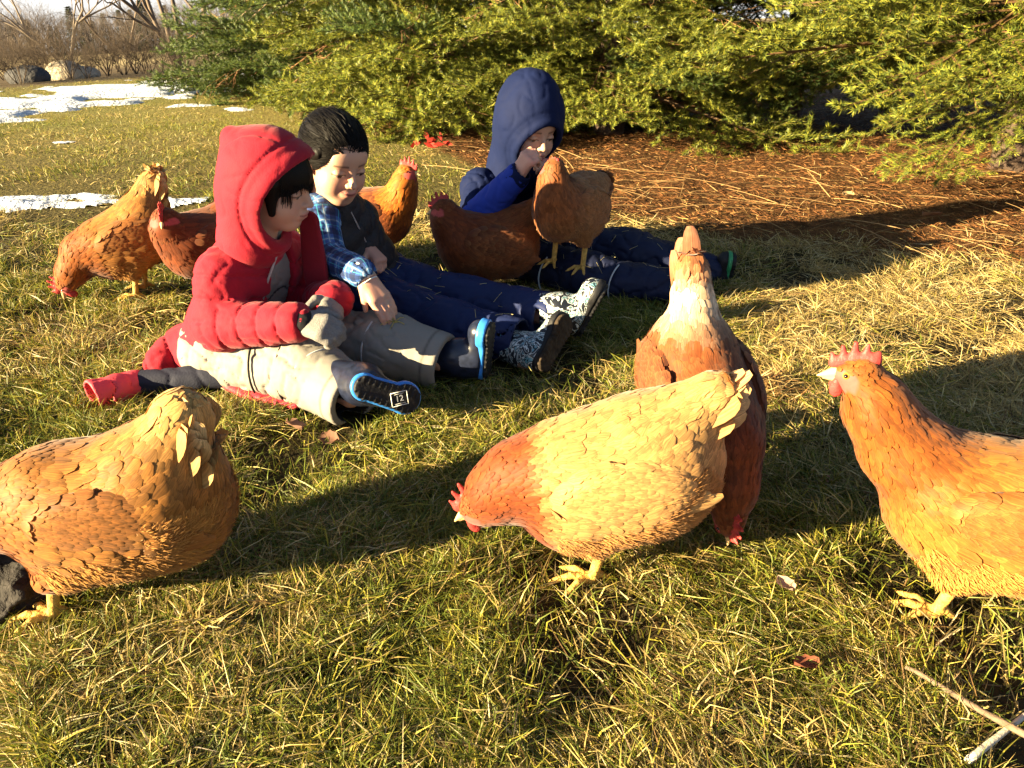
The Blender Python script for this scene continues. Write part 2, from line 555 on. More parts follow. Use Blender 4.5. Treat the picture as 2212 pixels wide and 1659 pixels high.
def needle_litter():
    bag = Bag()
    n = 110000
    y = 2.5 * (9.5 / 2.5) ** RNG.uniform(size=n)
    x = RNG.uniform(-1, 1, n) * (y * .75)
    k = (RNG.uniform(size=n) < litter_mask(x, y)) & ~blocked(x, y)
    x, y = x[k], y[k]; n = len(x)
    lean = RNG.normal(1.42, .14, n); az = RNG.uniform(0, 6.28, n)
    L = RNG.uniform(.015, .05, n) * (.7 + y * .09); W = RNG.uniform(.0015, .003, n) * (.6 + y * .12)
    col = np.array([[.15, .062, .022], [.21, .095, .032], [.09, .038, .016], [.28, .17, .065]])[RNG.choice(4, n, p=[.4, .3, .18, .12])] * RNG.uniform(.7, 1.3, (n, 1))
    bag.add(*blades(x, y, L, W, lean, az, RNG.uniform(-.3, .5, n), col, ground_z(x, y) + RNG.uniform(0, .015, n)))
    o = bag.build('needle_litter', M_litter, smooth=False, kind='stuff')
    tag(o, 'brown fallen needles and dry stems carpeting the ground under the spruces', 'needle litter')

def snow():
    # one sheet per stretch of snow, thin, with ragged melted rims
    def sheet(x0, x1, y0, y1, step, label):
        X = np.arange(x0, x1, step); Y = np.arange(y0, y1, step)
        gx, gy = np.meshgrid(X, Y, indexing='ij'); x, y = gx.ravel(), gy.ravel()
        c = snow_cover(x, y)
        P = np.stack([x, y, 0 * x], -1)
        z = ground_z(x, y) + np.clip(c * .10, -.012, .03) + .004 * nz(P, 14., 26) * (c > .05) + .006
        ny = len(Y)
        i = (np.arange(len(X) - 1)[:, None] * ny + np.arange(ny - 1)[None]).ravel()
        F = np.stack([i, i + ny, i + ny + 1, i + 1], -1)
        F = F[(c[F] > -.04).any(1)]
        used = np.unique(F); mp_ = np.full(len(x), -1); mp_[used] = np.arange(len(used))
        o = mk('snow_patch', np.stack([x, y, z], -1)[used], mp_[F], M_snow)
        o['kind'] = 'stuff'
        tag(o, label, 'snow')
    sheet(-9.5, -2.0, 6.0, 15.5, .05, 'broad band of melting snow along the far edge of the lawn')
    c = G(60, 437)
    sheet(c[0] - 1.0, c[0] + 1.2, c[1] - .5, c[1] + .35, .018, 'small patch of old snow on the grass behind the pecking hen')
    c = G(60, 300)
    sheet(c[0] - 1.6, c[0] + 2.4, c[1] - .6, c[1] + .6, .03, 'thin scattered crusts of snow halfway up the lawn')

# ------------------------------------------------------------------ trees
def twig_needles(bag, a, b, n, L=.025, W=.0036, tipcol=None, rngs=None):
    """needles all round the twig a-b"""
    r = RNG
    ax = b - a; ln = np.linalg.norm(ax); ax = ax / ln
    ref = unit(np.cross(ax, V3(.3, .2, 1)));  r2 = np.cross(ax, ref)
    t = r.uniform(0, 1, n); th = r.uniform(0, 2 * np.pi, n)
    rad = ref * np.cos(th)[:, None] + r2 * np.sin(th)[:, None]
    # a few less needles below
    p = a + ax * (t * ln)[:, None]
    d = rad * .8 + ax * r.uniform(.45, .85, n)[:, None] + V3(0, 0, .12)
    d /= np.linalg.norm(d, axis=1, keepdims=True)
    l = L * r.uniform(.7, 1.15, n)[:, None]
    s = np.cross(d, ax); s /= np.linalg.norm(s, axis=1, keepdims=True) + 1e-9
    w = W * .5
    V = np.stack([p - s * w, p + s * w, p + d * l], 1).reshape(-1, 3)
    F = np.arange(3 * n).reshape(-1, 3)
    c0 = V3(.13, .165, .026); c1 = V3(.25, .26, .036); old = V3(.07, .105, .026)
    mixv = r.uniform(size=(n, 1))
    c = np.where(mixv < .3, old, np.where(mixv < .72, c0, c1)) * r.uniform(.75, 1.25, (n, 1))
    bag.add(V, F, np.repeat(c, 3, 0))

def make_branch(seed, tint=(1, 1, 1)):
    """one flat drooping spruce branch of 1.2 m along +X, with needles"""
    r = np.random.default_rng(seed)
    bag = Bag(); Lb = 1.2
    def axis(s):
        s = np.asarray(s, float)
        return np.stack([s, .05 * np.sin(s * 3 + seed), -.16 * s ** 1.6 + .10 * np.clip(s - .7, 0, 1) ** 1.5], -1)
    ss = np.linspace(0, Lb, 10)
    brown = V3(.13, .075, .035)
    bag.add(*tube(axis(ss), np.linspace(.012, .0025, 10), 5), brown)
    twig_needles(bag, axis(.8), axis(1.2), 320)
    k = 0
    for s in np.arange(.16, 1.18, .042):
        k += 1
        side = 1 if k % 2 else -1
        a = axis(s)
        l2 = (.10 + .5 * (Lb - s) ** .85 * np.clip(s / .35, .4, 1)) * r.uniform(.75, 1.15)
        ang = math.radians(r.uniform(42, 62)) * side
        d = V3(math.cos(ang), math.sin(ang), r.uniform(-.22, .22))
        d /= np.linalg.norm(d)
        q = np.linspace(0, 1, 5)[:, None]
        path = a + d * l2 * q + V3(.0, 0, -.12 * l2) * q ** 2 + V3(.12 * l2, 0, 0) * q ** 2
        bag.add(*tube(path, np.linspace(.0045, .0014, 5), 3, False), brown)
        for i in range(4):
            if i > 0 or s > .45:
                twig_needles(bag, path[i], path[i + 1], max(8, int(l2 / 4 * 560)))
        m = int(l2 / .045)
        for j in range(1, m + 1):
            f = j / (m + .6)
            if f < .18 and s < .6:
                continue
            b0 = path[0] + (path[-1] - path[0]) * f + V3(0, 0, .03 * l2 * f * (1 - f))
            l3 = (.06 + .11 * (1 - f)) * r.uniform(.7, 1.3)
            sd = 1 if j % 2 else -1
            an = math.atan2(d[1], d[0]) + sd * math.radians(r.uniform(35, 60))
            dd = V3(math.cos(an), math.sin(an), r.uniform(-.35, .75)); dd /= np.linalg.norm(dd)
            b1 = b0 + dd * l3
            bag.add(*tube(np.stack([b0, b1]), np.array([.0016, .001]), 3, False), V3(.12, .10, .035))
            twig_needles(bag, b0, b1, max(16, int(l3 * 600)))
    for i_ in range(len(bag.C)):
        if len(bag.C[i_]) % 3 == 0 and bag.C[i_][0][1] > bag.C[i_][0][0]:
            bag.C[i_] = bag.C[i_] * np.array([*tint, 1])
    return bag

def make_dead_branch(seed):
    r = np.random.default_rng(seed); bag = Bag()
    c = V3(.19, .105, .05)
    s = np.linspace(0, 1, 8)
    pth = np.stack([s * 1.1, .06 * np.sin(s * 5 + seed), -.25 * s ** 1.5], -1)
    bag.add(*tube(pth, np.linspace(.009, .002, 8), 4), c)
    for i in range(22):
        f = r.uniform(.15, 1); a = V3(*[np.interp(f, s, pth[:, q]) for q in range(3)])
        ang = r.choice([-1, 1]) * r.uniform(.5, 1.2)
        l = r.uniform(.12, .4) * (1.2 - f)
        d = V3(math.cos(ang), math.sin(ang), r.uniform(-.5, .25))
        q = np.linspace(0, 1, 5)[:, None]
        p2 = a + d * l * q + V3(0, 0, -.25 * l) * q ** 2 + r.normal(0, .01, (5, 3)) * q
        bag.add(*tube(p2, np.linspace(.0028, .0009, 5), 3, False), c * r.uniform(.7, 1.5))
    return bag

def spruces():
    variants = []
    for i in range(8):
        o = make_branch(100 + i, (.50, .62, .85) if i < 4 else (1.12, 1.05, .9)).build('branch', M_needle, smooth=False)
        variants.append(o.data); bpy.data.objects.remove(o)
    dead = []
    for i in range(3):
        o = make_dead_branch(40 + i).build('dead_branch', M_twig, smooth=True)
        dead.append(o.data); bpy.data.objects.remove(o)
    def tree(x, y, H, R, zlow, label, seed, droop=-8, n_w=8, dz=.18, dark=False):
        r = random.Random(seed)
        gz = float(ground_z(x, y))
        root = empty('spruce_tree', (x, y, gz), label, 'tree', 'spruces in the row behind the children')
        pts = np.stack([np.zeros(12), np.zeros(12), np.linspace(-.1, H, 12)], -1)
        pts[1:, :2] += np.random.default_rng(seed).normal(0, .015, (11, 2))
        mk('trunk', *tube(pts, np.linspace(.04 + H * .018, .01, 12), 10), M_bark, root)
        z = zlow; k = 0
        while z < H - .2:
            f = (z - zlow) / (H - zlow)
            m = n_w if z < 2.0 else 6
            for j in range(m):
                az = (j + .5 * (k % 2) + r.uniform(-.3, .3)) * 2 * math.pi / m
                ln = R * (1 - f) ** .9 * r.uniform(.66, 1.15) + .12
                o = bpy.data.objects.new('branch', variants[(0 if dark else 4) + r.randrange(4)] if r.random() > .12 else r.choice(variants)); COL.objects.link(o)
                o.parent = root
                el = math.radians(droop + 40 * f + r.uniform(-12, 12))
                o.location = (0, 0, z + r.uniform(-.06, .06))
                o.rotation_euler = (r.uniform(-.35, .35), -el, az)
                s = ln / 1.2
                o.scale = (s, s * r.uniform(.85, 1.15), s)
            if z < 1.7 and k % 2 == 0:
                for j in range(4):
                    o = bpy.data.objects.new('dead_branch', r.choice(dead)); COL.objects.link(o); o.parent = root
                    o.location = (0, 0, z - .08)
                    o.rotation_euler = (r.uniform(-1, 1), r.uniform(-.1, .25), r.uniform(0, 6.28))
                    o.scale = (R * .75,) * 3
            z += dz * (1 if z < 1.6 else 1.6); k += 1
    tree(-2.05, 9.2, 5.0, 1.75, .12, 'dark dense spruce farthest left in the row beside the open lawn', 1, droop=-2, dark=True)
    tree(-.55, 7.15, 4.6, 1.75, .30, 'second spruce from the left, behind the girl and the orange-necked hen', 2, droop=-8)
    tree(.75, 6.35, 4.6, 1.45, .42, 'third spruce from the left, directly behind the child in the blue hood', 3, droop=-10)
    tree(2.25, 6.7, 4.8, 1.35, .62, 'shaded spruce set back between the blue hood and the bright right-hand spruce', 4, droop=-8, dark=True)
    tree(3.05, 4.85, 4.6, 1.62, .76, 'bright sunlit spruce in front at the right with long overhanging branches', 5, droop=-9)
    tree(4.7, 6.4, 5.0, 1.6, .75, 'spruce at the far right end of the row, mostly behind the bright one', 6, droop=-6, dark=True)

def bare_tree(seed, H, spread, col, depth=5, stems=1, thick=.06, flat=1.0):
    r = np.random.default_rng(seed); bag = Bag()
    def grow(p, d, l, rad, lev):
        n = 4
        pts = [p]
        for i in range(n):
            d = unit(d + r.normal(0, .13, 3) + V3(0, 0, .05))
            pts.append(pts[-1] + d * l / n)
        bag.add(*tube(np.array(pts), np.linspace(rad, rad * .62, n + 1), 5 if lev < 2 else 3, False), col * r.uniform(.75, 1.25))
        if lev >= depth:
            return
        for k in range(3 if lev > 0 else 4):
            f = r.uniform(.35, 1.0); q = pts[min(n, int(f * n) + 1)]
            perp = unit(np.cross(d, r.normal(size=3)))
            nd = unit(d + perp * r.uniform(.45, .95) * spread)
            grow(q, nd, l * r.uniform(.55, .82), rad * r.uniform(.42, .6), lev + 1)
    for s in range(stems):
        a = 6.28 * s / max(stems, 1) + r.uniform(0, 1)
        d0 = unit(V3(math.cos(a) * .45, math.sin(a) * .45 * flat, 1)) if stems > 1 else unit(V3(.05, 0, 1))
        grow(V3(math.cos(a) * .05 * (stems > 1), 0, -.05), d0, H * .42, thick, 0)
    return bag

def place_copy(me, name, x, y, s, rz, label, cat, group, part):
    root = empty(name, (x, y, float(ground_z(x, y))), label, cat, group, rz)
    o = bpy.data.objects.new(part, me); COL.objects.link(o); o.parent = root; o.scale = (s,) * 3
    return root

def at_bg(u, Y):
    """ground point under screen column u at distance Y"""
    d = ray(u, 150); x = d[0] * Y / d[1]
    return x, Y

def background():
    # forked bare tree at the edge of the lawn
    def far(u, Y, name, bag, label, cat, group=None, part='crown', s=1.0):
        x, y = at_bg(u, Y)
        root = empty(name, (x, y, float(ground_z(x, y))), label, cat, group)
        o = bag.build(part, M_twig, root); o.scale = (s,) * 3
        return root, o
    grey = V3(.11, .085, .068); tan = V3(.085, .064, .048); dark = V3(.05, .055, .045); pale = V3(.17, .14, .115)
    far(385, 17.5, 'bare_tree', bare_tree(3, 4.6, .75, grey, 5, 4, .055), 'bare tree with several spreading stems at the lawn edge', 'tree')
    far(452, 18.5, 'bare_tree', bare_tree(9, 4.2, .8, V3(.13, .10, .08), 5, 1, .07), 'slender forked bare tree just left of the dark spruce', 'tree')
    far(150, 24., 'bare_tree', bare_tree(14, 4.0, .6, pale, 5, 2, .05), 'pale bare sapling standing above the boulders', 'tree')
    far(270, 30., 'bare_tree', bare_tree(15, 4.4, .7, grey, 5, 2, .05), 'grey bare tree in front of the tan field', 'tree')
    # thickets of tan brush along the edge
    shared = []
    for i in range(3):
        o = bare_tree(60 + i, 1.25, 1.1, tan, 4, 7, .012).build('stems', M_twig); shared.append(o.data); bpy.data.objects.remove(o)
    r = random.Random(4)
    names = []
    for i in range(44):
        u = -60 + i * 15 + r.uniform(-8, 8)
        x0, y0 = at_bg(u, 10)
        # first distance beyond the edge along this column
        Y = 9.
        while edge_dist(*at_bg(u, Y)) < .5 and Y < 40:
            Y += .2
        Y += r.uniform(.3, 5)
        x, y = at_bg(u, Y)
        place_copy(shared[i % 3], 'brush', x, y, r.uniform(.38, .72), r.uniform(0, 6), 'tan leafless brush growing along the far edge of the lawn', 'brush', 'leafless brush along the lawn edge', 'stems')
    shared2 = []
    for i in range(3):
        o = bare_tree(80 + i, 4.2, .85, V3(.12, .10, .09), 5, 4, .07).build('crown', M_twig); shared2.append(o.data); bpy.data.objects.remove(o)
    for i in range(34):
        u = -80 + i * 22 + r.uniform(-9, 9)
        Y = r.uniform(60, 92) if i % 2 else r.uniform(70, 96)
        x, y = at_bg(u, Y)
        place_copy(shared2[i % 3], 'bare_tree', x, y, r.uniform(.8, 1.15), r.uniform(0, 6), 'leafless grey tree in the distant wood beyond the field', 'tree', 'leafless trees of the distant wood', 'crown')
    # small dark evergreens in the distant wood
    bag = Bag(); rr = np.random.default_rng(5)
    n = 2600
    z = rr.uniform(0, 1, n) ** 1.3; a = rr.uniform(0, 6.28, n); rad = (1 - z) * 1.1 * rr.uniform(.3, 1, n) + .05
    p = np.stack([rad * np.cos(a), rad * np.sin(a), z * 4.0], -1)
    d = np.stack([np.cos(a), np.sin(a), rr.uniform(-.5, .3, n)], -1) * rr.uniform(.15, .38, (n, 1))
    s = np.stack([-np.sin(a), np.cos(a), rr.uniform(-.3, .3, n)], -1) * .07
    Vv = np.stack([p - s, p + s, p + d], 1).reshape(-1, 3)
    bag.add(Vv, np.arange(3 * n).reshape(-1, 3), np.repeat(V3(.03, .042, .02) * rr.uniform(.6, 1.6, (n, 1)), 3, 0))
    bag.add(*tube(np.array([[0, 0, -.1], [0, 0, 2.], [0, 0, 3.9]]), [.09, .05, .01], 6), V3(.06, .045, .035))
    o = bag.build('crown', M_twig, smooth=False); me = o.data; bpy.data.objects.remove(o)
    for i in range(26):
        u = -60 + i * 26 + r.uniform(-12, 12); Y = r.uniform(80, 104)
        x, y = at_bg(u, Y)
        place_copy(me, 'evergreen_tree', x, y, r.uniform(.75, 1.25), r.uniform(0, 6), 'dark evergreen in the distant wood beyond the field', 'tree', 'dark evergreens of the distant wood', 'crown')
    # boulders at the lawn edge
    def boulder(u, v, Yd, r3, colr, label, seed):
        c = AT(u, v, Yd); c[2] = float(ground_z(c[0], c[1])) + r3[2] * .45
        def f(P):
            return ell(P, c, r3) + .10 * r3[2] * nz(P, 5., seed) + .05 * r3[2] * nz(P, 13., seed + 1)
        V, F = nets(f, c - np.array(r3) * 1.25, c + np.array(r3) * 1.25, .035, .05)
        o = mk('boulder', V, F, M_rock, None, np.tile(colr, (len(V), 1)), origin=c - V3(0, 0, r3[2] * .45))
        o.location = tuple(c - V3(0, 0, r3[2] * .45)); tag(o, label, 'boulder')
    boulder(62, 172, 11.9, (.30, .22, .15), V3(.05, .05, .055), 'dark grey boulder at the left end of the snow', 51)
    boulder(142, 163, 13.0, (.27, .24, .19), V3(.42, .36, .27), 'pale tan boulder between the dark boulder and the bare tree', 53)
    boulder(180, 165, 13.2, (.28, .22, .13), V3(.36, .31, .25), 'lower pale boulder leaning against the taller tan one', 55)
# ================================================================== HENS
M_feather = mat('feathers', attr=True, rough=.6, trans=.22, spec=.2, sheen=.15, var=.16, vscale=70, streak=.34)
M_comb = mat('comb_skin', (.44, .05, .045), rough=.5, bump=(220, .4, .004), var=.15, vscale=60, trans=.12)
M_beak = mat('beak_horn', (.62, .42, .20), rough=.4)
M_leg = mat('scaly_leg', (.50, .30, .07), rough=.6, bump=(160, .9, .005), var=.35, vscale=80)
M_eye = mat('eye', (.012, .008, .006), rough=.12, spec=.6)
M_iris = mat('iris', (.62, .26, .04), rough=.2)

PAL = {   # neck, body, wing, fluff, tail
    'gold': dict(neck=V3(.25, .070, .009), body=V3(.29, .110, .016), wing=V3(.23, .076, .011), fluff=V3(.42, .20, .045), tail=V3(.50, .29, .09)),
    'buff': dict(neck=V3(.23, .048, .009), body=V3(.44, .23, .075), wing=V3(.47, .255, .085), fluff=V3(.46, .22, .065), tail=V3(.52, .29, .10)),
    'red': dict(neck=V3(.18, .042, .009), body=V3(.175, .042, .009), wing=V3(.15, .036, .009), fluff=V3(.25, .080, .022), tail=V3(.30, .095, .03)),
    'amber': dict(neck=V3(.42, .115, .010), body=V3(.20, .048, .009), wing=V3(.17, .042, .010), fluff=V3(.27, .085, .025), tail=V3(.25, .08, .025)),
}

def feather_batch(p, n, t, L, W, lift, col, tipc, curl=.0, fn=None):
    """many small feathers: root p, surface normal n, direction t"""
    m = len(p)
    s = np.cross(n, t); s /= np.linalg.norm(s, axis=1, keepdims=True) + 1e-9
    rows = [(0, .35), (.35, .95), (.70, 1.0), (.93, .55), (1.0, .0)]
    V, C = [], []
    for q, w in rows:
        c = p + t * (L * q)[:, None] + n * (L * (lift * q - curl * q * q))[:, None]
        if fn is not None:
            dd = np.clip(fn(c), -.025, .025)
            c = c - n * (dd - (L * lift * q) - .0012)[:, None]
        off = s * (W * w * .5)[:, None]
        up = n * (W * .10 * w)[:, None]
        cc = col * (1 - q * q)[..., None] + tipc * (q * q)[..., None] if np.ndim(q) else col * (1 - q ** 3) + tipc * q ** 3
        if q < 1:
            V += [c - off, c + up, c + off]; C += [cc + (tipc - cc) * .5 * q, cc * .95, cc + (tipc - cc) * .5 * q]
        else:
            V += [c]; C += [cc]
    V = np.stack(V, 1); C = np.stack(C, 1)
    acr = np.array([-1, 0, 1] * 4 + [0.]); fid = (np.arange(m) * 7.31) % 997
    C = np.concatenate([C, (fid[:, None] + acr[None])[..., None]], -1)
    k = V.shape[1]                      # 13
    quads = []
    for r in range(3):
        a = r * 3
        quads += [[a, a + 1, a + 4, a + 3], [a + 1, a + 2, a + 5, a + 4]]
    tris = [[9, 10, 12], [10, 11, 12]]
    b = np.arange(m)[:, None, None] * k
    return V.reshape(-1, 3), [(b + np.array(quads)[None]).reshape(-1, 4), (b + np.array(tris)[None]).reshape(-1, 3)], C.reshape(-1, 4)

def big_feather(root, d, nrm, L, W, col, tipc, curve=.1):
    """one quill feather as its own little mesh, with a raised shaft"""
    d = unit(d); s = unit(np.cross(nrm, d)); nn = np.cross(d, s)
    q = np.array([0, .12, .35, .6, .8, .92, .98]); w = np.array([.16, .55, .9, 1, .92, .66, .34])
    V, C = [], []
    for qi, wi in zip(q, w):
        c = root + d * L * qi - nn * L * curve * qi * qi
        cc = col * (1 - qi ** 2) + tipc * qi ** 2
        V += [c - s * W * .5 * wi - nn * W * .07, c + nn * W * .05, c + s * W * .5 * wi - nn * W * .07]; C += [cc * .9, cc * 1.1, cc * .9]
    V = np.array(V); C = np.array(C)
    C = np.hstack([C, (np.tile([-1.6, 0, 1.6], len(q)) + root.sum() * 900 % 97)[:, None]])
    F = []
    for r in range(len(q) - 1):
        a = 3 * r
        F += [[a, a + 1, a + 4, a + 3], [a + 1, a + 2, a + 5, a + 4]]
    return V, np.array(F), C

def hen(label, loc, yaw, pal, neck, head, beak, pitch=0., scale=1.0, tail_el=48., tail_sp=1.0, feet=None, dens=1.0, seed=0, wattle=1.0, hs=1.0, tail_roll=0., comb_flop=0.0, fluff=1.0, drop=0.0, base_glow=0.0, comb=1.0, plump=1.08, tail_fat=1.0, tail_len=1.0):
    """local frame: +X forward, +Y to the bird's left. neck = list of points, head = centre, beak = direction"""
    c = PAL[pal]; r = np.random.default_rng(seed)
    root = empty('hen', loc, label, 'hen', 'hens foraging round the children', math.radians(yaw), scale)
    ca, sa = math.cos(math.radians(pitch)), math.sin(math.radians(pitch))
    piv = V3(0, 0, .20 - drop)
    def Bp(x, y, z):                     # body point, pitched nose-down about the hips
        q = V3(x, y, z - drop) - piv
        return piv + V3(q[0] * ca + q[2] * sa, q[1], -q[0] * sa + q[2] * ca)
    RB = np.array([[ca, 0, sa], [0, 1, 0], [-sa, 0, ca]])
    if feet is None:
        feet = [(.03, .05), (.0, -.05)]
    head = V3(*head); beak = unit(beak); neck = [V3(*q) for q in neck]
    shoulder = Bp(.095, 0, .262)
    rear = Bp(-.115, 0, .24); tb0 = Bp(-.085, 0, .285); 
    te = math.radians(tail_el)
    tdir_l = V3(-math.cos(te), 0, math.sin(te)); tdir = RB @ tdir_l
    tb1 = tb0 + tdir * .115 * tail_len
    prims = [('e', Bp(0, 0, .235), (.135, .088 * plump, .092 * plump), RB, 0),
             ('e', Bp(.075, 0, .222), (.085, .078 * plump, .088 * plump), RB, .05),
             ('e', Bp(-.085, 0, .228), (.092 * fluff, .084 * plump, .09 * fluff), RB, .05),
             ('c', tb0, tb1, .062 * tail_fat, .034 * tail_fat, .05),
             ('e', Bp(-.07, 0, .185), (.07, .07, .06 * fluff), RB, .04)]
    chain = [shoulder] + neck + [head - beak * .012]
    rr = np.interp(np.linspace(0, 1, len(chain)), [0, .5, 1], [.064, .042, .024])
    for i in range(len(chain) - 1):
        prims.append(('c', chain[i], chain[i + 1], rr[i], rr[i + 1], .045))
    upv = V3(0, 0, 1) if abs(beak[2]) < .9 else V3(1, 0, 0)
    if len(neck):
        upv = unit(head - neck[-1]) if np.linalg.norm(np.cross(unit(head - neck[-1]), beak)) > .5 else upv
        # crown of the head points away from the throat
    RH = frame(beak, upv)                # columns: lateral, forward, up
    prims.append(('e', head, (.021 * hs, .030 * hs, .023 * hs), RH, .018))
    hips = []
    for sgn, (fx, fy) in zip((1, -1), feet):
        hip = Bp(-.005, .05 * sgn, .185); knee = V3(fx * .6 + .0, fy, .105)
        hock = V3(fx - .018, fy, .098 - .75 * drop)
        prims += [('c', hip, hock + V3(.008, 0, .02), .047, .021, .03)]
        hips.append(hock)
    fn = lambda P: prims_eval(prims, P) + .0025 * nz(P, 45., 61 + seed % 5)
    lo, hi = pbox(prims, .02)
    V, F = nets(fn, lo, hi, .0062, .01)
    N = vnormals(V, F)
    # flow of the plumage: from the head back to the tail
    pts = [head + beak * .03, head] + neck[::-1] + [shoulder, Bp(.03, 0, .245), Bp(-.06, 0, .25), tb0, tb1 + tdir * .1]
    pts = np.array(pts); best = np.full(len(V), 9.); flow = np.zeros_like(V); par = np.zeros(len(V))
    W = np.zeros(len(V)); cum = 0
    for i in range(len(pts) - 1):
        a, b = pts[i], pts[i + 1]; ba = b - a
        t = np.clip((V - a) @ ba / (ba @ ba), 0, 1); dd = np.linalg.norm(V - a - t[:, None] * ba, axis=1)
        w = np.exp(-(dd / .035) ** 2) + 1e-6
        flow += unit(ba) * w[:, None]; W += w
        m = dd < best; best[m] = dd[m]; par[m] = i + t[m]
    nk = len(neck) + 2                   # index where the neck ends (shoulder)
    Q = (V - piv) @ RB                   # un-pitched body coordinates
    low = np.clip((.02 - Q[:, 2]) / .06, 0, 1) * (par > nk - .2)
    flow = flow / W[:, None]
    flow = flow * (1 - .55 * low[:, None]) + (V3(-.35, 0, -.8)) * (low * .55)[:, None]
    flow = flow - N * np.sum(flow * N, 1)[:, None]
    tang = np.linalg.norm(flow, axis=1)
    flow /= tang[:, None] + 1e-9
    is_head = par < 1.15
    is_neck = (par >= 1.15) & (par < nk + .15)
    rearness = np.clip((-.02 - Q[:, 0]) / .07, 0, 1)
    is_fluff = (low > .3) & ~is_neck & ~is_head | ((rearness > .6) & (Q[:, 2] < .05))
    col = np.tile(c['body'], (len(V), 1))
    wn_ = np.clip(1 - (par - nk + .75) / .6, 0, 1)[:, None]
    col = col * (1 - wn_) + c['neck'] * wn_
    tl = np.clip((par - (len(pts) - 2) - .05) / .5, 0, 1)[:, None]
    is_fluff = is_fluff & (tl[:, 0] < .3)
    col = col * (1 - tl) + c['tail'] * tl
    if base_glow:  # pale fluff at the tail base, sun glow painted in as cream
        wm = np.exp(-((par - (len(pts) - 2) - .22) / .17) ** 2)[:, None] * base_glow * (par > len(pts) - 2.6)[:, None]
        col = col * (1 - wm) + V3(.80, .62, .42) * wm
    fl = np.clip(is_fluff * 1.0, 0, 1)[:, None] * .8
    col = col * (1 - fl) + c['fluff'] * fl
    # bare red face
    qh = (V - head) @ RH
    face = is_head & (qh[:, 1] > -.004) & (qh[:, 2] < .014) & (best < .06)
    face = (np.linalg.norm((qh - V3(0, .012, -.006)) / V3(.05, .024, .018), axis=1) < 1) & (par < 1.6)
    bodycol = np.where(face[:, None], V3(.50, .085, .07), col * .8)
    body = mk('body', V, F, M_feather, root, bodycol)
    # ---- small feathers
    idx = r.permutation(len(V))
    reg = r.uniform(size=len(V))
    keepp = np.where(is_head, .9, np.where(is_neck, .60, np.where(is_fluff, .85, .50))) * min(1.0, dens)
    idx = idx[(reg[idx] < keepp[idx]) & ~face[idx] & (tang[idx] > .45)]
    p = V[idx]; n = N[idx]; t = flow[idx]
    jit = r.normal(0, .16, (len(idx), 1)); sfl = is_fluff[idx]
    t = t + np.cross(n, t) * jit * np.where(sfl, 2.2, 1)[:, None]; t /= np.linalg.norm(t, axis=1, keepdims=True)
    big = 1 / math.sqrt(min(1.0, dens))
    L = np.where(is_head[idx], .010, np.where(is_neck[idx], .026, np.where(sfl, .024, .037))) * r.uniform(.6, 1.35, len(idx)) * big
    Wd = np.where(is_head[idx], .006, np.where(is_neck[idx], .0095, np.where(sfl, .0065, .0225))) * r.uniform(.85, 1.15, len(idx)) * big
    lift = np.where(sfl, .07, np.where(is_neck[idx], .07, .085)) * r.uniform(.6, 1.4, len(idx))
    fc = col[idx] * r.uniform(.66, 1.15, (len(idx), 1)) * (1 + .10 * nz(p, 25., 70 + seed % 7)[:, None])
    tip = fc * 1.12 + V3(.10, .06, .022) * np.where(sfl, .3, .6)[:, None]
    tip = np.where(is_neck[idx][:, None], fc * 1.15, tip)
    pb = Bag()
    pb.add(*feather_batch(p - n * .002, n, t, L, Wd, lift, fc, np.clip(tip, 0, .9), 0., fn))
    # downy wisps on the fluff
    fi = np.where(is_fluff)[0]
    if len(fi):
        fi = r.choice(fi, int(len(fi) * 4.0 * min(1, dens)))
        tt = flow[fi] + r.normal(0, .35, (len(fi), 3)); tt /= np.linalg.norm(tt, axis=1, keepdims=True)
        fcol = c['fluff'] * r.uniform(.8, 1.2, (len(fi), 1))
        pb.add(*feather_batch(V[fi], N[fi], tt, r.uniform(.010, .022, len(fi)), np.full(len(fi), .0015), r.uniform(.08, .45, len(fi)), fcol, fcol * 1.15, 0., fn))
    pb.build('plumage', M_feather, root, kind='stuff')
    # ---- tail: a tented fan of quill feathers, each a part
    side0 = V3(0, 1, 0); tn = np.cross(side0, tdir); tn = tn if tn[2] > 0 else -tn
    nf = 14
    for i in range(nf):
        a = (i - (nf - 1) / 2) / ((nf - 1) / 2)      # -1 .. 1
        layer = i % 2
        d = tdir * 1.0 + side0 * a * .24 * tail_sp - tn * abs(a) * .14
        rt = tb0 + tdir * (.05 * tail_len) + side0 * a * .030 * tail_fat - tn * (abs(a) * .030 + .006 * layer - .018) * tail_fat
        nr = unit(tn * (1 - .75 * abs(a)) + side0 * a * 1.3)
        k = r.uniform(.85, 1.15)
        Vf, Ff, Cf = big_feather(rt, d, nr, (.135 - .035 * abs(a)) * tail_len * r.uniform(.9, 1.05), .046 * tail_fat, c['tail'] * k * .8, np.clip(c['tail'] * k * 1.15 + .06, 0, .85), .05)
        mk('tail_feather', Vf, Ff, M_feather, root, Cf)
    for i in range(0 if base_glow else 24):
        a = (i % 8 - 3.5) / 3.9 + r.normal(0, .05); row = i // 8
        d = tdir + side0 * a * .20 * tail_sp - tn * (.02 + .11 * row)
        rt = tb0 + tdir * (.06 - .012 * row) * tail_len + side0 * a * .034 * tail_fat - tn * (.004 + .017 * row) * tail_fat
        k = r.uniform(.7, 1.05)
        Vf, Ff, Cf = big_feather(rt, d, unit(tn + side0 * a * .6), (.108 - .016 * row - .02 * abs(a)) * tail_len * r.uniform(.92, 1.08), .046 * tail_fat, c['tail'] * k * .75, np.clip(c['tail'] * k, 0, .85), .0)
        mk('tail_feather', Vf, Ff, M_feather, root, Cf)
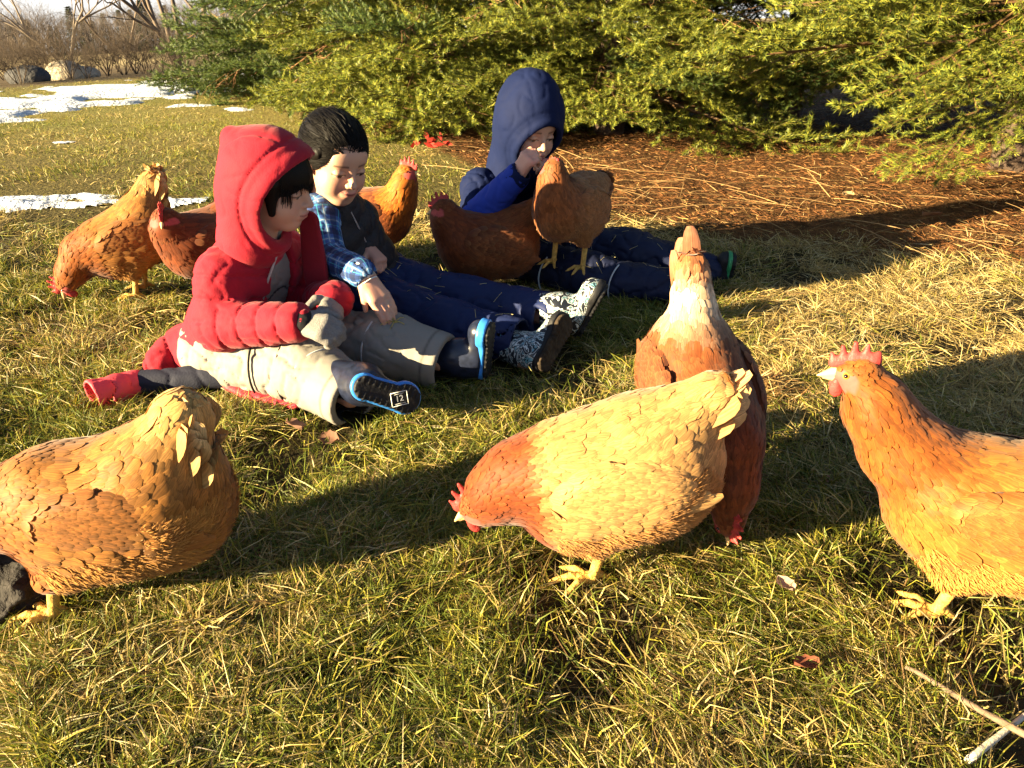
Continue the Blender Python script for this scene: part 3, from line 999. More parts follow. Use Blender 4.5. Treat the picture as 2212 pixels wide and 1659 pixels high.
    # ---- wings
    for sgn in (1, -1):
        wc = Bp(-.015, (.074 + .088 * (plump - 1)) * sgn, .250)
        tilt = math.radians(8)
        RWl = np.array([[math.cos(tilt), 0, -math.sin(tilt)], [0, 1, 0], [math.sin(tilt), 0, math.cos(tilt)]])
        RW = RB @ RWl
        wf = lambda P: ell(P, wc, (.112, .022, .062), RW)
        Vw, Fw = nets(wf, wc - .13, wc + .13, .007)
        Nw = vnormals(Vw, Fw)
        out = (Nw[:, 1] * sgn > .05)
        qw = (Vw - wc) @ RW
        wb = Bag(); wb.add(Vw, Fw, c['wing'] * .75)
        ii = np.where(out)[0]; ii = ii[r.uniform(size=len(ii)) < .62 * min(1, dens)]
        back = RW @ V3(-1, 0, -.10)
        tw = np.tile(back, (len(ii), 1)) + r.normal(0, .09, (len(ii), 3)); tw -= Nw[ii] * np.sum(tw * Nw[ii], 1)[:, None]; tw /= np.linalg.norm(tw, axis=1, keepdims=True)
        fr = np.clip((.11 - qw[ii][:, 0]) / .2, 0, 1)
        wcol = c['wing'] * r.uniform(.68, 1.2, (len(ii), 1))
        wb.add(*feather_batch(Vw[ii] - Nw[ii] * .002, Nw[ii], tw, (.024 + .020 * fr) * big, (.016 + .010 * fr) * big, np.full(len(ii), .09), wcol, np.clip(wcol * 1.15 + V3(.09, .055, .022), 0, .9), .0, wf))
        wing = wb.build('wing', M_feather, root)
        for i in range(9):
            f = i / 8
            rt = wc + RW @ V3(-.01 - .05 * (1 - f) * .4, .020 * sgn + .003 * sgn * f, -.046 + .078 * f)
            d = RW @ V3(-1, -.16 * sgn, .10 - .26 * f + .05)
            nr = V3(0, sgn, .12)
            k = r.uniform(.85, 1.12)
            Vf, Ff, Cf = big_feather(rt, d, nr, (.135 - .045 * f) * r.uniform(.95, 1.05), .024, c['wing'] * k, np.clip(c['wing'] * k * 1.2 + V3(.05, .03, .01), 0, .85), .04)
            mk('flight_feather', Vf, Ff, M_feather, wing, Cf)
    # ---- head parts
    H = lambda x, y, z: head + RH @ (V3(x, y, z) * hs)
    for sgn in (1, -1):
        e = H(.0185 * sgn, .011, .004)
        fe = lambda P, e=e: np.linalg.norm(P - e, axis=1) - .0058 * hs
        Ve, Fe = nets(fe, e - .008, e + .008, .0016)
        eye = mk('eye', Ve, Fe, M_iris, root)
        pu = H(.0225 * sgn, .0125, .005)
        Vp, Fp = nets(lambda P: np.linalg.norm(P - pu, axis=1) - .0033 * hs, pu - .005, pu + .005, .0009)
        mk('pupil', Vp, Fp, M_eye, eye)
    # beak
    bprims = [('c', H(0, .024, .002), H(0, .050, -.007), .0095 * hs, .0018 * hs, 0), ('c', H(0, .024, -.007), H(0, .042, -.010), .007 * hs, .0018 * hs, .002)]
    Vb, Fb = nets(lambda P: prims_eval(bprims, P), *pbox(bprims, .004), .0022)
    mk('beak', Vb, Fb, M_beak, root)
    # comb with points
    def combf(P):
        q = ((P - head) @ RH) / hs
        q = q * V3(1, 1, 1 / comb) - V3(0, 0, .016 * (1 / comb - 1)) * 1.0; q[:, 0] -= comb_flop * np.clip(q[:, 2] - .025, 0, 1) ** 1.3 * 6
        d = 9 * np.ones(len(P))
        for (y0, z0, y1, z1, ra) in ((.026, .014, .034, .033, .0045), (.015, .018, .020, .047, .005), (.003, .020, .003, .055, .0055), (-.010, .020, -.014, .052, .0052), (-.022, .018, -.030, .041, .0048)):
            d = smin(d, cap(q * V3(1.5, 1, 1), V3(0, y0, z0), V3(0, y1, z1), ra * 1.5, ra * .7), .006)
        d = smin(d, cap(q * V3(1.5, 1, 1), V3(0, .028, .016), V3(0, -.022, .026), .009, .013), .008)
        return d * hs
    Vc, Fc = nets(combf, head - .08, head + .08, .0026, .012)
    mk('comb', Vc, Fc, M_comb, root)
    for sgn in (1, -1):
        wp = [('e', H(.008 * sgn, .022, -.026 * wattle), (.0045, .0105, .017 * wattle), RH, 0), ('c', H(.008 * sgn, .022, -.010), H(.008 * sgn, .022, -.022), .006, .006, .004)]
        Vv, Fv = nets(lambda P: prims_eval(wp, P), *pbox(wp, .004), .0024)
        mk('wattle', Vv, Fv, M_comb, root)
        el_ = H(.0195 * sgn, -.006, -.010)
        Vv, Fv = nets(lambda P: ell(P, el_, (.003, .007, .010), RH), el_ - .014, el_ + .014, .0022)
        mk('earlobe', Vv, Fv, M_comb, root)
    # ---- legs with toes
    for fx, fy in feet:
        yw = math.radians(yaw); cxy = (loc[0] + scale * ((fx + .02) * math.cos(yw) - fy * math.sin(yw)), loc[1] + scale * ((fx + .02) * math.sin(yw) + fy * math.cos(yw)))
        if loc[2] < .05: BLOCK.append((*cxy, *cxy, .030))
    for (fx, fy), hk in zip(feet, hips):
        ft = V3(fx, fy, .010); lp = [('c', hk + V3(0, 0, .012), ft + V3(-.004, 0, .006), .0105, .0085, 0)]
        for a_, l_ in ((0, .064), (36, .054), (-36, .054), (180 + 12, .030)):
            aa = math.radians(a_); dv = V3(math.cos(aa), math.sin(aa), 0)
            mid = ft + dv * l_ * .55 + V3(0, 0, .006); end = ft + dv * l_ + V3(0, 0, -.004)
            lp += [('c', ft, mid, .0072, .0062, .006), ('c', mid, end, .0062, .0045, .002), ('c', end, end + dv * .012 + V3(0, 0, -.003), .0036, .0012, .001)]
        Vl, Fl = nets(lambda P: prims_eval(lp, P), *pbox(lp, .006), .0027)
        mk('leg', Vl, Fl, M_leg, root)
    return root
# ================================================================== CHILDREN
M_skin = mat('skin', attr=True, rough=.5, spec=.35, bump=(300, .08, .002))
M_skin.node_tree.nodes['Principled BSDF'].inputs['Subsurface Weight'].default_value = .12
M_skin.node_tree.nodes['Principled BSDF'].inputs['Subsurface Radius'].default_value = (.012, .005, .003)
M_hair = mat('dark_hair', (.005, .004, .0036), rough=.5, spec=.12, bump=(200, .4, .003))
M_redc = mat('red_quilted_nylon', attr=True, rough=.75, spec=.15, bump=(240, .3, .003), sheen=.1, var=.10, vscale=16)
M_navyc = mat('navy_cotton', (.0028, .0075, .040), rough=.8, bump=(260, .25, .003), var=.12, vscale=12, sheen=.0, spec=.15)
M_navylit = mat('sunlit_navy_cotton', (.016, .040, .30), rough=.7, bump=(160, .2, .003), spec=.2)  # forearm of the navy jacket, sunlight painted in as a brighter blue
M_grey = mat('grey_snow_pants', attr=True, rough=.7, bump=(500, .25, .002), var=.06, vscale=14, spec=.25)
M_navyp = mat('navy_snow_pants', attr=True, rough=.65, bump=(420, .25, .002), var=.15, vscale=12, spec=.25)
M_knit = mat('grey_knit', (.20, .19, .185), rough=.95, bump=(420, .8, .004), var=.15, vscale=200)
M_sweater = mat('grey_sweater', attr=True, rough=.95, bump=(500, .5, .002))
M_black = mat('black_cloth', (.010, .010, .013), rough=.8, bump=(200, .4, .004), spec=.2)
M_vest = mat('black_vest', (.012, .012, .016), rough=.6, bump=(60, .4, .01), spec=.3)
M_rubber = mat('black_rubber', (.010, .010, .012), rough=.6, bump=(120, .4, .003), spec=.3)
M_rimblue = mat('blue_boot_rim', (.035, .21, .66), rough=.3, spec=.5, var=.1, vscale=40)
M_rimgreen = mat('green_boot_rim', (.03, .22, .09), rough=.4, var=.2, vscale=40)
M_boot = mat('navy_boot', (.012, .016, .035), rough=.3, spec=.5, var=.4, vscale=60)
M_white = mat('white_print', (.75, .75, .72), rough=.6)
M_stitch = mat('reflective_piping', (.50, .52, .55), rough=.5)
M_zip = mat('zip_metal', (.35, .30, .28), rough=.4)

def pattern_boot():
    m = mat('patterned_boot', (.1, .1, .1), rough=.3, spec=.5)
    nt = m.node_tree; N, L = nt.nodes, nt.links
    tcn = N.new('ShaderNodeTexCoord')
    w = N.new('ShaderNodeTexNoise'); w.inputs['Scale'].default_value = 28; w.inputs['Detail'].default_value = 1.5; w.inputs['Distortion'].default_value = 2.4
    L.new(tcn.outputs['Object'], w.inputs['Vector'])
    cr = N.new('ShaderNodeValToRGB'); cr.color_ramp.interpolation = 'CONSTANT'
    e = cr.color_ramp.elements
    e[0].position = 0; e[0].color = (.012, .014, .02, 1); e[1].position = .47; e[1].color = (.55, .60, .60, 1)
    for p, c in ((.53, (.012, .014, .02, 1)), (.575, (.13, .30, .36, 1)), (.62, (.015, .02, .03, 1)), (.66, (.45, .50, .50, 1))):
        q = e.new(p); q.color = c
    L.new(w.outputs['Fac'], cr.inputs[0]); L.new(cr.outputs[0], N['Principled BSDF'].inputs['Base Color'])
    return m
M_pboot = pattern_boot()

def plaid():
    m = mat('blue_plaid_flannel', (.03, .08, .3), rough=.85, bump=(500, .3, .002))
    nt = m.node_tree; N, L = nt.nodes, nt.links
    a = N.new('ShaderNodeAttribute'); a.attribute_name = 'wv'
    sp = N.new('ShaderNodeSeparateXYZ'); L.new(a.outputs['Vector'], sp.inputs[0])
    def math_(op, x, y=None):
        n = N.new('ShaderNodeMath'); n.operation = op
        for i, q in enumerate((x, y)):
            if q is None: continue
            if isinstance(q, (int, float)): n.inputs[i].default_value = q
            else: L.new(q, n.inputs[i])
        return n.outputs[0]
    def band(axis, period, lo, hi):
        f = math_('FRACT', math_('DIVIDE', sp.outputs[axis], period))
        return math_('MULTIPLY', math_('GREATER_THAN', f, lo), math_('LESS_THAN', f, hi))
    col = N.new('ShaderNodeRGB'); col.outputs[0].default_value = (.032, .085, .30, 1); cur = col.outputs[0]
    for axis in (0, 1):
        for (lo, hi, c, f) in ((.0, .34, (.006, .012, .045, 1), .70), (.50, .66, (.11, .25, .42, 1), .45), (.565, .60, (.50, .58, .66, 1), .55), (.82, .86, (.06, .42, .55, 1), .6)):
            mx = N.new('ShaderNodeMixRGB'); mx.inputs['Color2'].default_value = c
            L.new(math_('MULTIPLY', band(axis, .062, lo, hi), f), mx.inputs['Fac']); L.new(cur, mx.inputs['Color1']); cur = mx.outputs[0]
    L.new(cur, N['Principled BSDF'].inputs['Base Color'])
    return m
M_plaid = plaid()

def head_prims(C, R, s):
    T = lambda x, y, z: C + R @ (V3(x, y, z) * s)
    e = lambda c, r, k: ('e', T(*c), tuple(np.array(r) * s), R, k * s)
    q = lambda c, r, k: ('s', T(*c), tuple(np.array(r) * s), R, k * s)
    cc = lambda a, b, ra, rb, k: ('c', T(*a), T(*b), ra * s, rb * s, k * s)
    return [e((0, -.010, .030), (.073, .090, .078), .0),
            e((0, .022, -.030), (.058, .062, .074), .03),
            e((0, .050, -.084), (.027, .024, .021), .03),
            e((.033, .048, -.040), (.028, .028, .030), .02), e((-.033, .048, -.040), (.028, .028, .030), .02),
            e((0, .066, .034), (.046, .018, .024), .03),
            q((.031, .096, .000), (.017, .014, .0115), .014), q((-.031, .096, .000), (.017, .014, .0115), .014),
            e((.031, .0725, -.001), (.0155, .0115, .0105), .004), e((-.031, .0725, -.001), (.0155, .0115, .0105), .004),
            cc((0, .082, .004), (0, .101, -.028), .0065, .0085, .012),
            e((.0095, .090, -.032), (.0072, .008, .0062), .006), e((-.0095, .090, -.032), (.0072, .008, .0062), .006),
            e((0, .081, -.056), (.021, .010, .015), .012),
            e((0, .0895, -.0525), (.0185, .0060, .0042), .003), e((0, .0875, -.0605), (.0155, .0065, .0052), .003),
            e((.074, -.006, -.012), (.008, .019, .028), .008), e((-.074, -.006, -.012), (.008, .019, .028), .008),
            q((.080, -.001, -.010), (.006, .010, .016), .004), q((-.080, -.001, -.010), (.006, .010, .016), .004),
            cc((0, -.022, -.055), (0, -.035, -.16), .042, .046, .03)]

SKIN = V3(.50, .29, .205)
def face_paint(P, C, R, s, smile=0.):
    q = ((P - C) @ R) / s
    col = np.tile(SKIN, (len(P), 1))
    x = np.abs(q[:, 0]); y, z = q[:, 1], q[:, 2]
    on = y > .03
    ck = np.exp(-(((x - .036) / .020) ** 2 + ((z + .036) / .020) ** 2)) * on
    col = col * (1 - .35 * ck[:, None]) + V3(.60, .25, .19) * (.35 * ck)[:, None]
    def put(m, c, a=1.0):
        m = (m * a)[:, None]; return col * (1 - m) + np.asarray(c) * m
    lip = np.exp(-((x / (.019 + .008 * smile)) ** 4)) * np.exp(-(((z + .0565 - smile * x * x * 14) / .0072) ** 4)) * (y > .06)
    col = put(lip, (.50, .17, .15), .85)
    ml = (x < .021 + .007 * smile) * np.exp(-(((z + .0565 - smile * x * x * 14) / (.0017 + .0014 * smile * np.clip(1 - (x / .02) ** 2, 0, 1))) ** 2)) * (y > .06)
    col = put(ml, (.13, .03, .03), .9)
    # eyebrows
    br = np.exp(-(((z - .021 + ((x - .030) * 9) ** 2 * .05) / .0034) ** 2)) * (x > .013) * (x < .049) * on
    col = put(br, (.045, .028, .02), .8)
    eyx = (x - .031) / .0135; ez = (z + .0075 - .0015 * eyx ** 2)
    alm = (np.abs(eyx) < 1) & (np.abs(ez) < .0042 * (1 - eyx ** 2 * .8)) & (y > .05)
    col[alm] = V3(.42, .36, .33)
    iri = alm & (np.hypot(x - .031 - .001, (z + .007)) < .0062)
    col[iri] = V3(.035, .018, .010)
    # lowered lids: crease, lash line, a glint of dark eye below
    ex = (x - .031) / .0155
    lash_z = -.0030 - .0025 * ex ** 2
    la = np.exp(-(((z - lash_z) / .0021) ** 2)) * (np.abs(ex) < 1.05) * (y > .05)
    col = put(la, (.012, .008, .006), .96)
    cr = np.exp(-(((z - .0085 + .004 * ex ** 2) / .0016) ** 2)) * (np.abs(ex) < 1) * (y > .05)
    col = put(cr, (.30, .14, .10), .5)
    ns = np.exp(-(((x - .0075) / .003) ** 2 + ((z + .0375) / .0022) ** 2)) * (y > .08)
    col = put(ns, (.10, .03, .025), .9)
    er = (x > .066) & (z < .03)
    col[er] = col[er] * .7 + V3(.58, .24, .19) * .3
    return col

def hand_prims(W, d, n, s, size=1.0, curl=(18, 30, 22), spread=.0, splay=(0, 0, 0, 0), thumb=(.6, .7, .35)):
    """W wrist, d finger direction, n direction the fingers curl to, s thumb side"""
    d = unit(d); n = unit(n - d * (n @ d)); s = unit(s - d * (s @ d) - n * (s @ n)); z = size
    pr = []
    for off in (.020, .007, -.007, -.019):
        pr.append(('c', W + s * off * .55 * z, W + d * .064 * z + s * off * z, .0125 * z, .0105 * z, .012 * z))
    for i, (off, lf) in enumerate(zip((.0235, .0080, -.0075, -.0220), (.94, 1.06, 1.0, .80))):
        p = W + d * (.066 - .003 * abs(i - 1)) * z + s * off * z
        th = 0; sp = spread * (1.5 - i) * .12
        for L, c, r0, r1 in ((.030, curl[0] + splay[i], .0086, .0078), (.021, curl[1], .0078, .0070), (.017, curl[2], .0070, .0052)):
            th += math.radians(c)
            q = p + (d * math.cos(th) + n * math.sin(th) + s * sp) * L * lf * z
            pr.append(('c', p, q, r0 * z, r1 * z, .003 * z)); p = q
    p = W + d * .020 * z + s * .020 * z + n * .004 * z
    q = p + unit(d * thumb[0] + s * thumb[1] + n * thumb[2]) * .032 * z
    pr.append(('c', p, q, .012 * z, .0092 * z, .010 * z))
    q2 = q + unit(d * .85 + s * .25 + n * (.30 + thumb[2])) * .026 * z
    pr.append(('c', q, q2, .0088 * z, .0062 * z, .003 * z))
    return pr

def fold(P, a, f1, seed, stretch=(1, 1, 1)):
    Q = P * np.array(stretch)
    n1 = nz(Q, f1, seed); n2 = nz(Q, f1 * 2.3, seed + 1)
    return -a * np.clip(1 - np.abs(n1), 0, 1) ** 6 + a * .30 * nz(Q, f1 * .55, seed + 3) + a * .10 * n2

def cloth(name, prims, m, parent, h=.006, disp=None, post=None, col=None, wvf=None, floor=.004, org=None):
    def f(P):
        d = prims_eval(prims, P) if not callable(prims) else prims(P)
        if disp is not None: d = d - disp(P)
        if post is not None: d = post(P, d)
        if floor is not None: d = smax(d, floor - P[:, 2], .01)
        return d
    lo, hi = pbox(prims, .03) if not callable(prims) else org[1:]
    V, F = nets(f, lo, hi, h, .02)
    c = col(V) if callable(col) else (None if col is None else np.tile(col, (len(V), 1)))
    return mk(name, V, F, m, parent, c, origin=parent['_o'] if '_o' in parent else None, uvv=wvf(V) if wvf else None)

def person(loc, label):
    o = empty('person', loc, label, 'person', None)
    ORG[o.name] = np.array(loc, float)
    return o
ORG = {}

def pmesh(name, V, F, m, root, col=None, uvv=None, parent=None):
    return mk(name, V, F, m, parent or root, col, origin=ORG[root.name], uvv=uvv)

def pcloth(root, name, fn, box, m, h=.006, col=None, uvv=None, parent=None, floor=.004, margin=.02):
    f = (lambda P: smax(fn(P), floor - P[:, 2], .012)) if floor is not None else fn
    V, F = nets(f, box[0], box[1], h, margin)
    c = col(V) if callable(col) else col
    return pmesh(name, V, F, m, root, c, uvv(V) if uvv else None, parent)

def line_on(root, name, pts, r, m, parent=None, sides=5):
    V, F = tube(np.array(pts), r, sides)
    return pmesh(name, V, F, m, root, None, None, parent)

def boot(root, C, s, n, knee, L, m_up, m_rim, m_sole, rim_w=.012, shaft_r=.048, num=None):
    """C middle of the sole, s heel to toe, n sole normal (outwards), knee: where the shaft runs to"""
    n = unit(n); s = unit(np.asarray(s) - n * (np.asarray(s) @ n)); w = np.cross(n, s)
    R = np.stack([s, w, n], 1); k = L / .19
    def foot2(q, grow=0.):
        d = smin(np.hypot(q[:, 0] + .058 * k, q[:, 1]) - .033 * k, np.hypot(q[:, 0] - .050 * k, q[:, 1] - .004) - .040 * k, .05 * k)
        a = np.clip((q[:, 0] + .058 * k) / (.108 * k), 0, 1)
        d = np.minimum(d, np.hypot(q[:, 0] + .058 * k - a * .108 * k, q[:, 1]) - (.030 + .004 * a) * k)
        return d - grow
    box = (C - .16, C + .16)
    def f_sole(P):
        q = (P - C) @ R
        tread = .0022 * (np.sin(q[:, 0] * 420) > .2) * (np.abs(q[:, 1]) > .012)
        heel = (q[:, 0] < -.022 * k) * .006
        return smax(foot2(q, -.003), np.abs(q[:, 2] + .006) - (.008 - .0 * tread), .004) - tread * (q[:, 2] > 0)
    def f_rim(P):
        q = (P - C) @ R
        return smax(foot2(q, .003), np.abs(q[:, 2] + .020) - rim_w, .005)
    ank = C - n * .085 * k - s * .045 * k
    sh_end = ank + unit(np.asarray(knee) - ank) * .13
    def f_up(P):
        q = (P - C) @ R
        a = smax(foot2(q, -.001), np.abs(q[:, 2] + .040 * k) - .032 * k, .03 * k)
        a = smax(a, (q[:, 2] + .028) * -.55 + (q[:, 0] * .75 + -.045 * k) * .83 - .028, .02) if False else a
        toe = cap(P, C - n * .034 * k - s * .055 * k, C - n * .030 * k + s * .052 * k, .036 * k, .036 * k)
        d = smin(toe, cap(P, C - n * .045 * k - s * .045 * k, ank, .038 * k, shaft_r * k), .04)
        d = smin(d, cap(P, ank, sh_end, shaft_r * k, shaft_r * 1.05 * k), .03)
        d = smax(d, q[:, 2] + .014, .004)
        return d - .0018 * nz(P, 60., 44)
    up = pcloth(root, 'boot', f_up, box, m_up, .005, margin=.01)
    pcloth(root, 'rim', f_rim, box, m_rim, .0042, parent=up)
    so = pcloth(root, 'sole', f_sole, box, m_sole, .0036, parent=up)
    if num:
        cu = bpy.data.curves.new('size_number', 'FONT'); cu.body = num; cu.size = .022 * k; cu.align_x = 'CENTER'; cu.align_y = 'CENTER'; cu.extrude = .0006
        to = bpy.data.objects.new('tmp', cu); COL.objects.link(to)
        dg = bpy.context.evaluated_depsgraph_get(); me = bpy.data.meshes.new_from_object(to.evaluated_get(dg))
        bpy.data.objects.remove(to)
        me.materials.append(M_white)
        txt = bpy.data.objects.new('size_number', me); COL.objects.link(txt); txt.parent = up
        # upright reading direction as in the photograph: text up = towards the heel's inner side
        xt = unit(s * .55 + -w * .0 + V3(.55, 0, .35) - n * (V3(.55, 0, .35) @ n)); xt = unit(xt - n * (xt @ n)); yt = np.cross(n, xt)
        pos = C + n * .0055 + s * .030 * k - ORG[root.name]
        txt.matrix_local = Matrix(((xt[0], yt[0], n[0], pos[0]), (xt[1], yt[1], n[1], pos[1]), (xt[2], yt[2], n[2], pos[2]), (0, 0, 0, 1)))
        b = Bag()
        def bar(x0, y0, x1, y1, th=.0011):
            P0 = C + n * .0056 + s * .030 * k + xt * x0 + yt * y0; P1 = C + n * .0056 + s * .030 * k + xt * x1 + yt * y1
            b.add(*tube(np.stack([P0, P1]), th, 4), V3(1, 1, 1))
        a_, c_ = .021, .017
        bar(-a_, -c_, a_, -c_); bar(-a_, c_, a_, c_); bar(-a_, -c_, -a_, c_); bar(a_, -c_, a_, c_)
        bar(-a_ * .7, -c_ * .72, a_ * .7, -c_ * .72, .0007); bar(-a_ * .6, c_ * .72, a_ * .6, c_ * .72, .0007)
        b.build('size_label_frame', M_white, up, origin=ORG[root.name])
    return up

def hood_fn(C, R, s, r_out, off, op_c, op_r, th=.013, rim=.012, fold_seed=3, fold_a=.004, peak=None, neck=None, seam_a=.0045):
    def f(P):
        q = ((P - C) @ R) / s
        qo = q - np.array(off)
        k = np.array(r_out)
        out = ell(qo, V3(0, 0, 0), k)
        if peak is not None:
            out = smin(out, cap(q, V3(*peak[0]), V3(*peak[1]), peak[2], peak[3]), .05)
        if neck is not None:
            out = smin(out, cap(q, V3(*neck[0]), V3(*neck[1]), neck[2], neck[3]), .05)
        op = ell(q, V3(*op_c), np.array(op_r))
        seam = np.maximum(np.exp(-((op - .034) / .0035) ** 2), .8 * np.exp(-((np.abs(q[:, 0]) - .048) / .0035) ** 2) * (q[:, 2] > .0) * (op > .034))
        out = out - fold(q, fold_a, 40., fold_seed) - fold(q, fold_a * .35, 100., fold_seed + 7) + seam_a * seam
        inn = out + th
        d = smax(out, -inn, .004)
        d = smax(d, -op, .006)
        band = smax(np.abs(op - .004) - rim, np.abs(out + .004) - .012, .012)
        return smin(d, band, .008) * s
    return f

def wv_arm(pts):
    pts = [np.asarray(p) for p in pts]
    def g(V):
        best = np.full(len(V), 9.); out = np.zeros((len(V), 3)); cum = 0
        for a, b in zip(pts[:-1], pts[1:]):
            ba = b - a; L = np.linalg.norm(ba); ba = ba / L
            ref = unit(np.cross(ba, V3(.2, .9, .1))); r2 = np.cross(ba, ref)
            t = (V - a) @ ba; tc_ = np.clip(t, 0, L)
            dd = np.linalg.norm(V - a - tc_[:, None] * ba, axis=1); m = dd < best
            rel = V - a
            ang = np.arctan2(rel @ r2, rel @ ref) * .055
            out[m] = np.stack([cum + t, ang, 0 * t], -1)[m]; best[m] = dd[m]; cum += L
        return out
    return g

def red_child():
    UP = V3(0, 0, 1)
    base = G(500, 800)
    root = person((base[0], base[1], 0), 'child in a red hooded quilted jacket and grey snow pants sitting on the grass')
    pel = AT(505, 735, 2.13); chest = AT(548, 585, 2.12); neckb = AT(575, 500, 2.10)
    fT = unit(V3(.90, -.43, 0)); lat = np.cross(UP, fT)
    C = AT(588, 398, 2.06); R = frame(V3(.965, -.14, -.20), UP); s = 1.06
    shR = chest - lat * .125 + UP * .025; elR = AT(476, 705, 1.96); wrR = AT(640, 697, 1.86)
    shL = chest + lat * .125 + UP * .025; elL = AT(668, 655, 2.26); wrL = AT(722, 648, 2.06)
    kN = AT(662, 800, 1.91); aN = AT(757, 858, 1.79); kF = AT(835, 745, 2.06); aF = AT(948, 780, 2.0)
    hN = pel - lat * .075 + fT * .03 - UP * .01; hF = pel + lat * .075 + fT * .05 - UP * .01
    # body: head, trunk, arms, legs in one skin
    bp = head_prims(C, R, s) + [('c', C + R @ V3(0, -.035, -.15), chest + UP * .05, .042, .05, .03),
        ('c', chest, pel, .075, .085, .05), ('c', shR, elR, .03, .027, .04), ('c', elR, wrR, .027, .02, .01), ('c', shL, elL, .03, .027, .04), ('c', elL, wrL, .027, .02, .01),
        ('c', hN, kN, .055, .04, .04), ('c', kN, aN, .04, .028, .01), ('c', hF, kF, .055, .04, .04), ('c', kF, aF, .04, .028, .01)]
    V, F = nets(lambda P: prims_eval(bp, P), *pbox(bp, .01), .0034, .0)
    pmesh('body', V, F, M_skin, root, face_paint(V, C, R, s))
    # hair with a fringe
    def hf(P):
        q = ((P - C) @ R) / s
        st = .0016 * nz(q * V3(3.0, .6, .6), 55., 90)
        d = ell(q, V3(0, -.006, .032), V3(.082, .104, .084)) - st
        jag = .006 * nz(q * V3(2.2, .2, .2), 42., 91) + .005 * nz(q * V3(2.5, .2, .2), 110., 92)
        d = smax(d, -ell(q - V3(0, 0, 1) * jag[:, None], V3(0, .112, -.058), V3(.100, .085, .076)), .004)
        sd = np.minimum(cap(q, V3(.070, .024, .02), V3(.066, .030, -.050), .022, .010), cap(q, V3(-.070, .024, .02), V3(-.066, .030, -.050), .022, .010))
        return smin(d, sd - st, .01) * s
    pcloth(root, 'hair', hf, (C - .14, C + .14), M_hair, .0036, floor=None)
    T = lambda x, y, z: C + R @ (V3(x, y, z) * s)
    b = Bag(); r = np.random.default_rng(13)
    for i in range(170):
        e = V3(r.uniform(-.078, .078), 0, r.uniform(.004, .022)); e[1] = .104 * math.sqrt(max(.05, 1 - (e[0] / .09) ** 2)) - .004
        if abs(e[0]) > .055: e[2] -= .035
        s0 = V3(e[0] * .5 + r.normal(0, .012), .03, .094); q = np.linspace(0, 1, 8)[:, None]; mid = (s0 + e) / 2 * V3(1.04, 1.22, 1.12)
        c_ = (1 - q) ** 2 * s0 + 2 * q * (1 - q) * mid + q ** 2 * e
        b.add(*tube(np.array([T(*w) for w in c_]), np.linspace(.0016, .0006, 8), 3, False), V3(0, 0, 0))
    b.build('fringe', M_hair, root, origin=ORG[root.name])
    # jacket
    red = V3(.28, .0075, .021)
    tor = [('c', pel - lat * .055, chest - lat * .055, .118, .098, .0), ('c', pel + lat * .055, chest + lat * .055, .118, .098, .06),
           ('c', chest + UP * .035 - lat * .105, chest + UP * .035 + lat * .105, .064, .064, .05),
           ('c', chest + UP * .05, neckb + UP * .01, .075, .062, .05)]
    hem = [('c', pel - fT * .02, AT(395, 770, 2.10), .12, .075, .08), ('c', AT(395, 770, 2.10), AT(345, 785, 2.03), .075, .045, .05)]
    armR = [('c', shR, elR, .070, .066, .0), ('c', elR, wrR, .068, .052, .03)]
    armL = [('c', shL, elL, .070, .066, .0), ('c', elL, wrL, .066, .056, .03)]
    ax0, axd = pel, neckb - pel
    def quilt(P, pts, sp=.062):
        q = wv_arm(pts)(P)[:, 0]
        ph = np.abs((q / sp) % 1 - .5) * 2         # 1 at the seam
        return -.0060 * np.exp(-((1 - ph) * sp / 2 / .0035) ** 2) + .0016 * (1 - ph ** 2)
    def fj(P):
        d = prims_eval(tor, P)
        t = np.clip((P - ax0) @ axd / (axd @ axd), 0, 1); rel = P - ax0 - t[:, None] * axd
        a, b = rel @ fT, rel @ lat
        w = .040 + .030 * (1 - t)
        d = smax(d, -np.maximum(np.maximum(np.abs(b - .015) - w, .025 - a), (pel[2] + .0) - P[:, 2]), .012)
        d = d - quilt(P, [pel, chest, neckb], .075)
        d2 = prims_eval(hem, P) - quilt(P, [chest, pel, AT(345, 785, 2.03)], .07)
        d = smin(d, d2, .03)
        dR = prims_eval(armR, P) - quilt(P, [shR, elR, wrR])
        dL = prims_eval(armL, P) - quilt(P, [shL, elL, wrL])
        d = smin(smin(d, dR, .018), dL, .018)
        return d - fold(P, .0045, 50., 201, (1, 1, 1.4)) - fold(P, .0020, 130., 203)
    lo, hi = pbox(tor + hem + armR + armL, .03)
    jk = pcloth(root, 'jacket', fj, (lo, hi), M_redc, .0052, red)
    # standing front panel on the far side, dark lining seen
    pa, pb_ = AT(668, 480, 2.16), AT(678, 615, 2.14)
    fp = lambda P: smax(cap(P, pa, pb_, .034, .045), np.abs((P - pa) @ unit(V3(.35, .93, 0))) - .009, .01) - .002 * nz(P, 40., 97)
    pcloth(root, 'front_panel', fp, (np.minimum(pa, pb_) - .07, np.maximum(pa, pb_) + .07), M_redc, .0045, V3(.22, .012, .022), parent=jk)
    # hood
    fh = hood_fn(C, R, s, (.110, .124, .130), (0, -.010, .012), (0, .090, -.030), (.138, .124, .128), .014, .013, 31, .0022,
                 peak=((0, -.08, .075), (0, -.112, .095), .035, .018), neck=((0, -.055, -.06), (0, -.045, -.15), .078, .090))
    hd = pcloth(root, 'hood', fh, (C - .24, C + .2), M_redc, .0048, red * 1.0, margin=.07)
    # zip along the near front edge
    zp = [neckb + fT * (.075) - lat * .035 - UP * .02, chest + fT * .098 - lat * .055, (chest + pel) / 2 + fT * .108 - lat * .062]
    line_on(root, 'zip', zp, .0035, M_zip, jk)
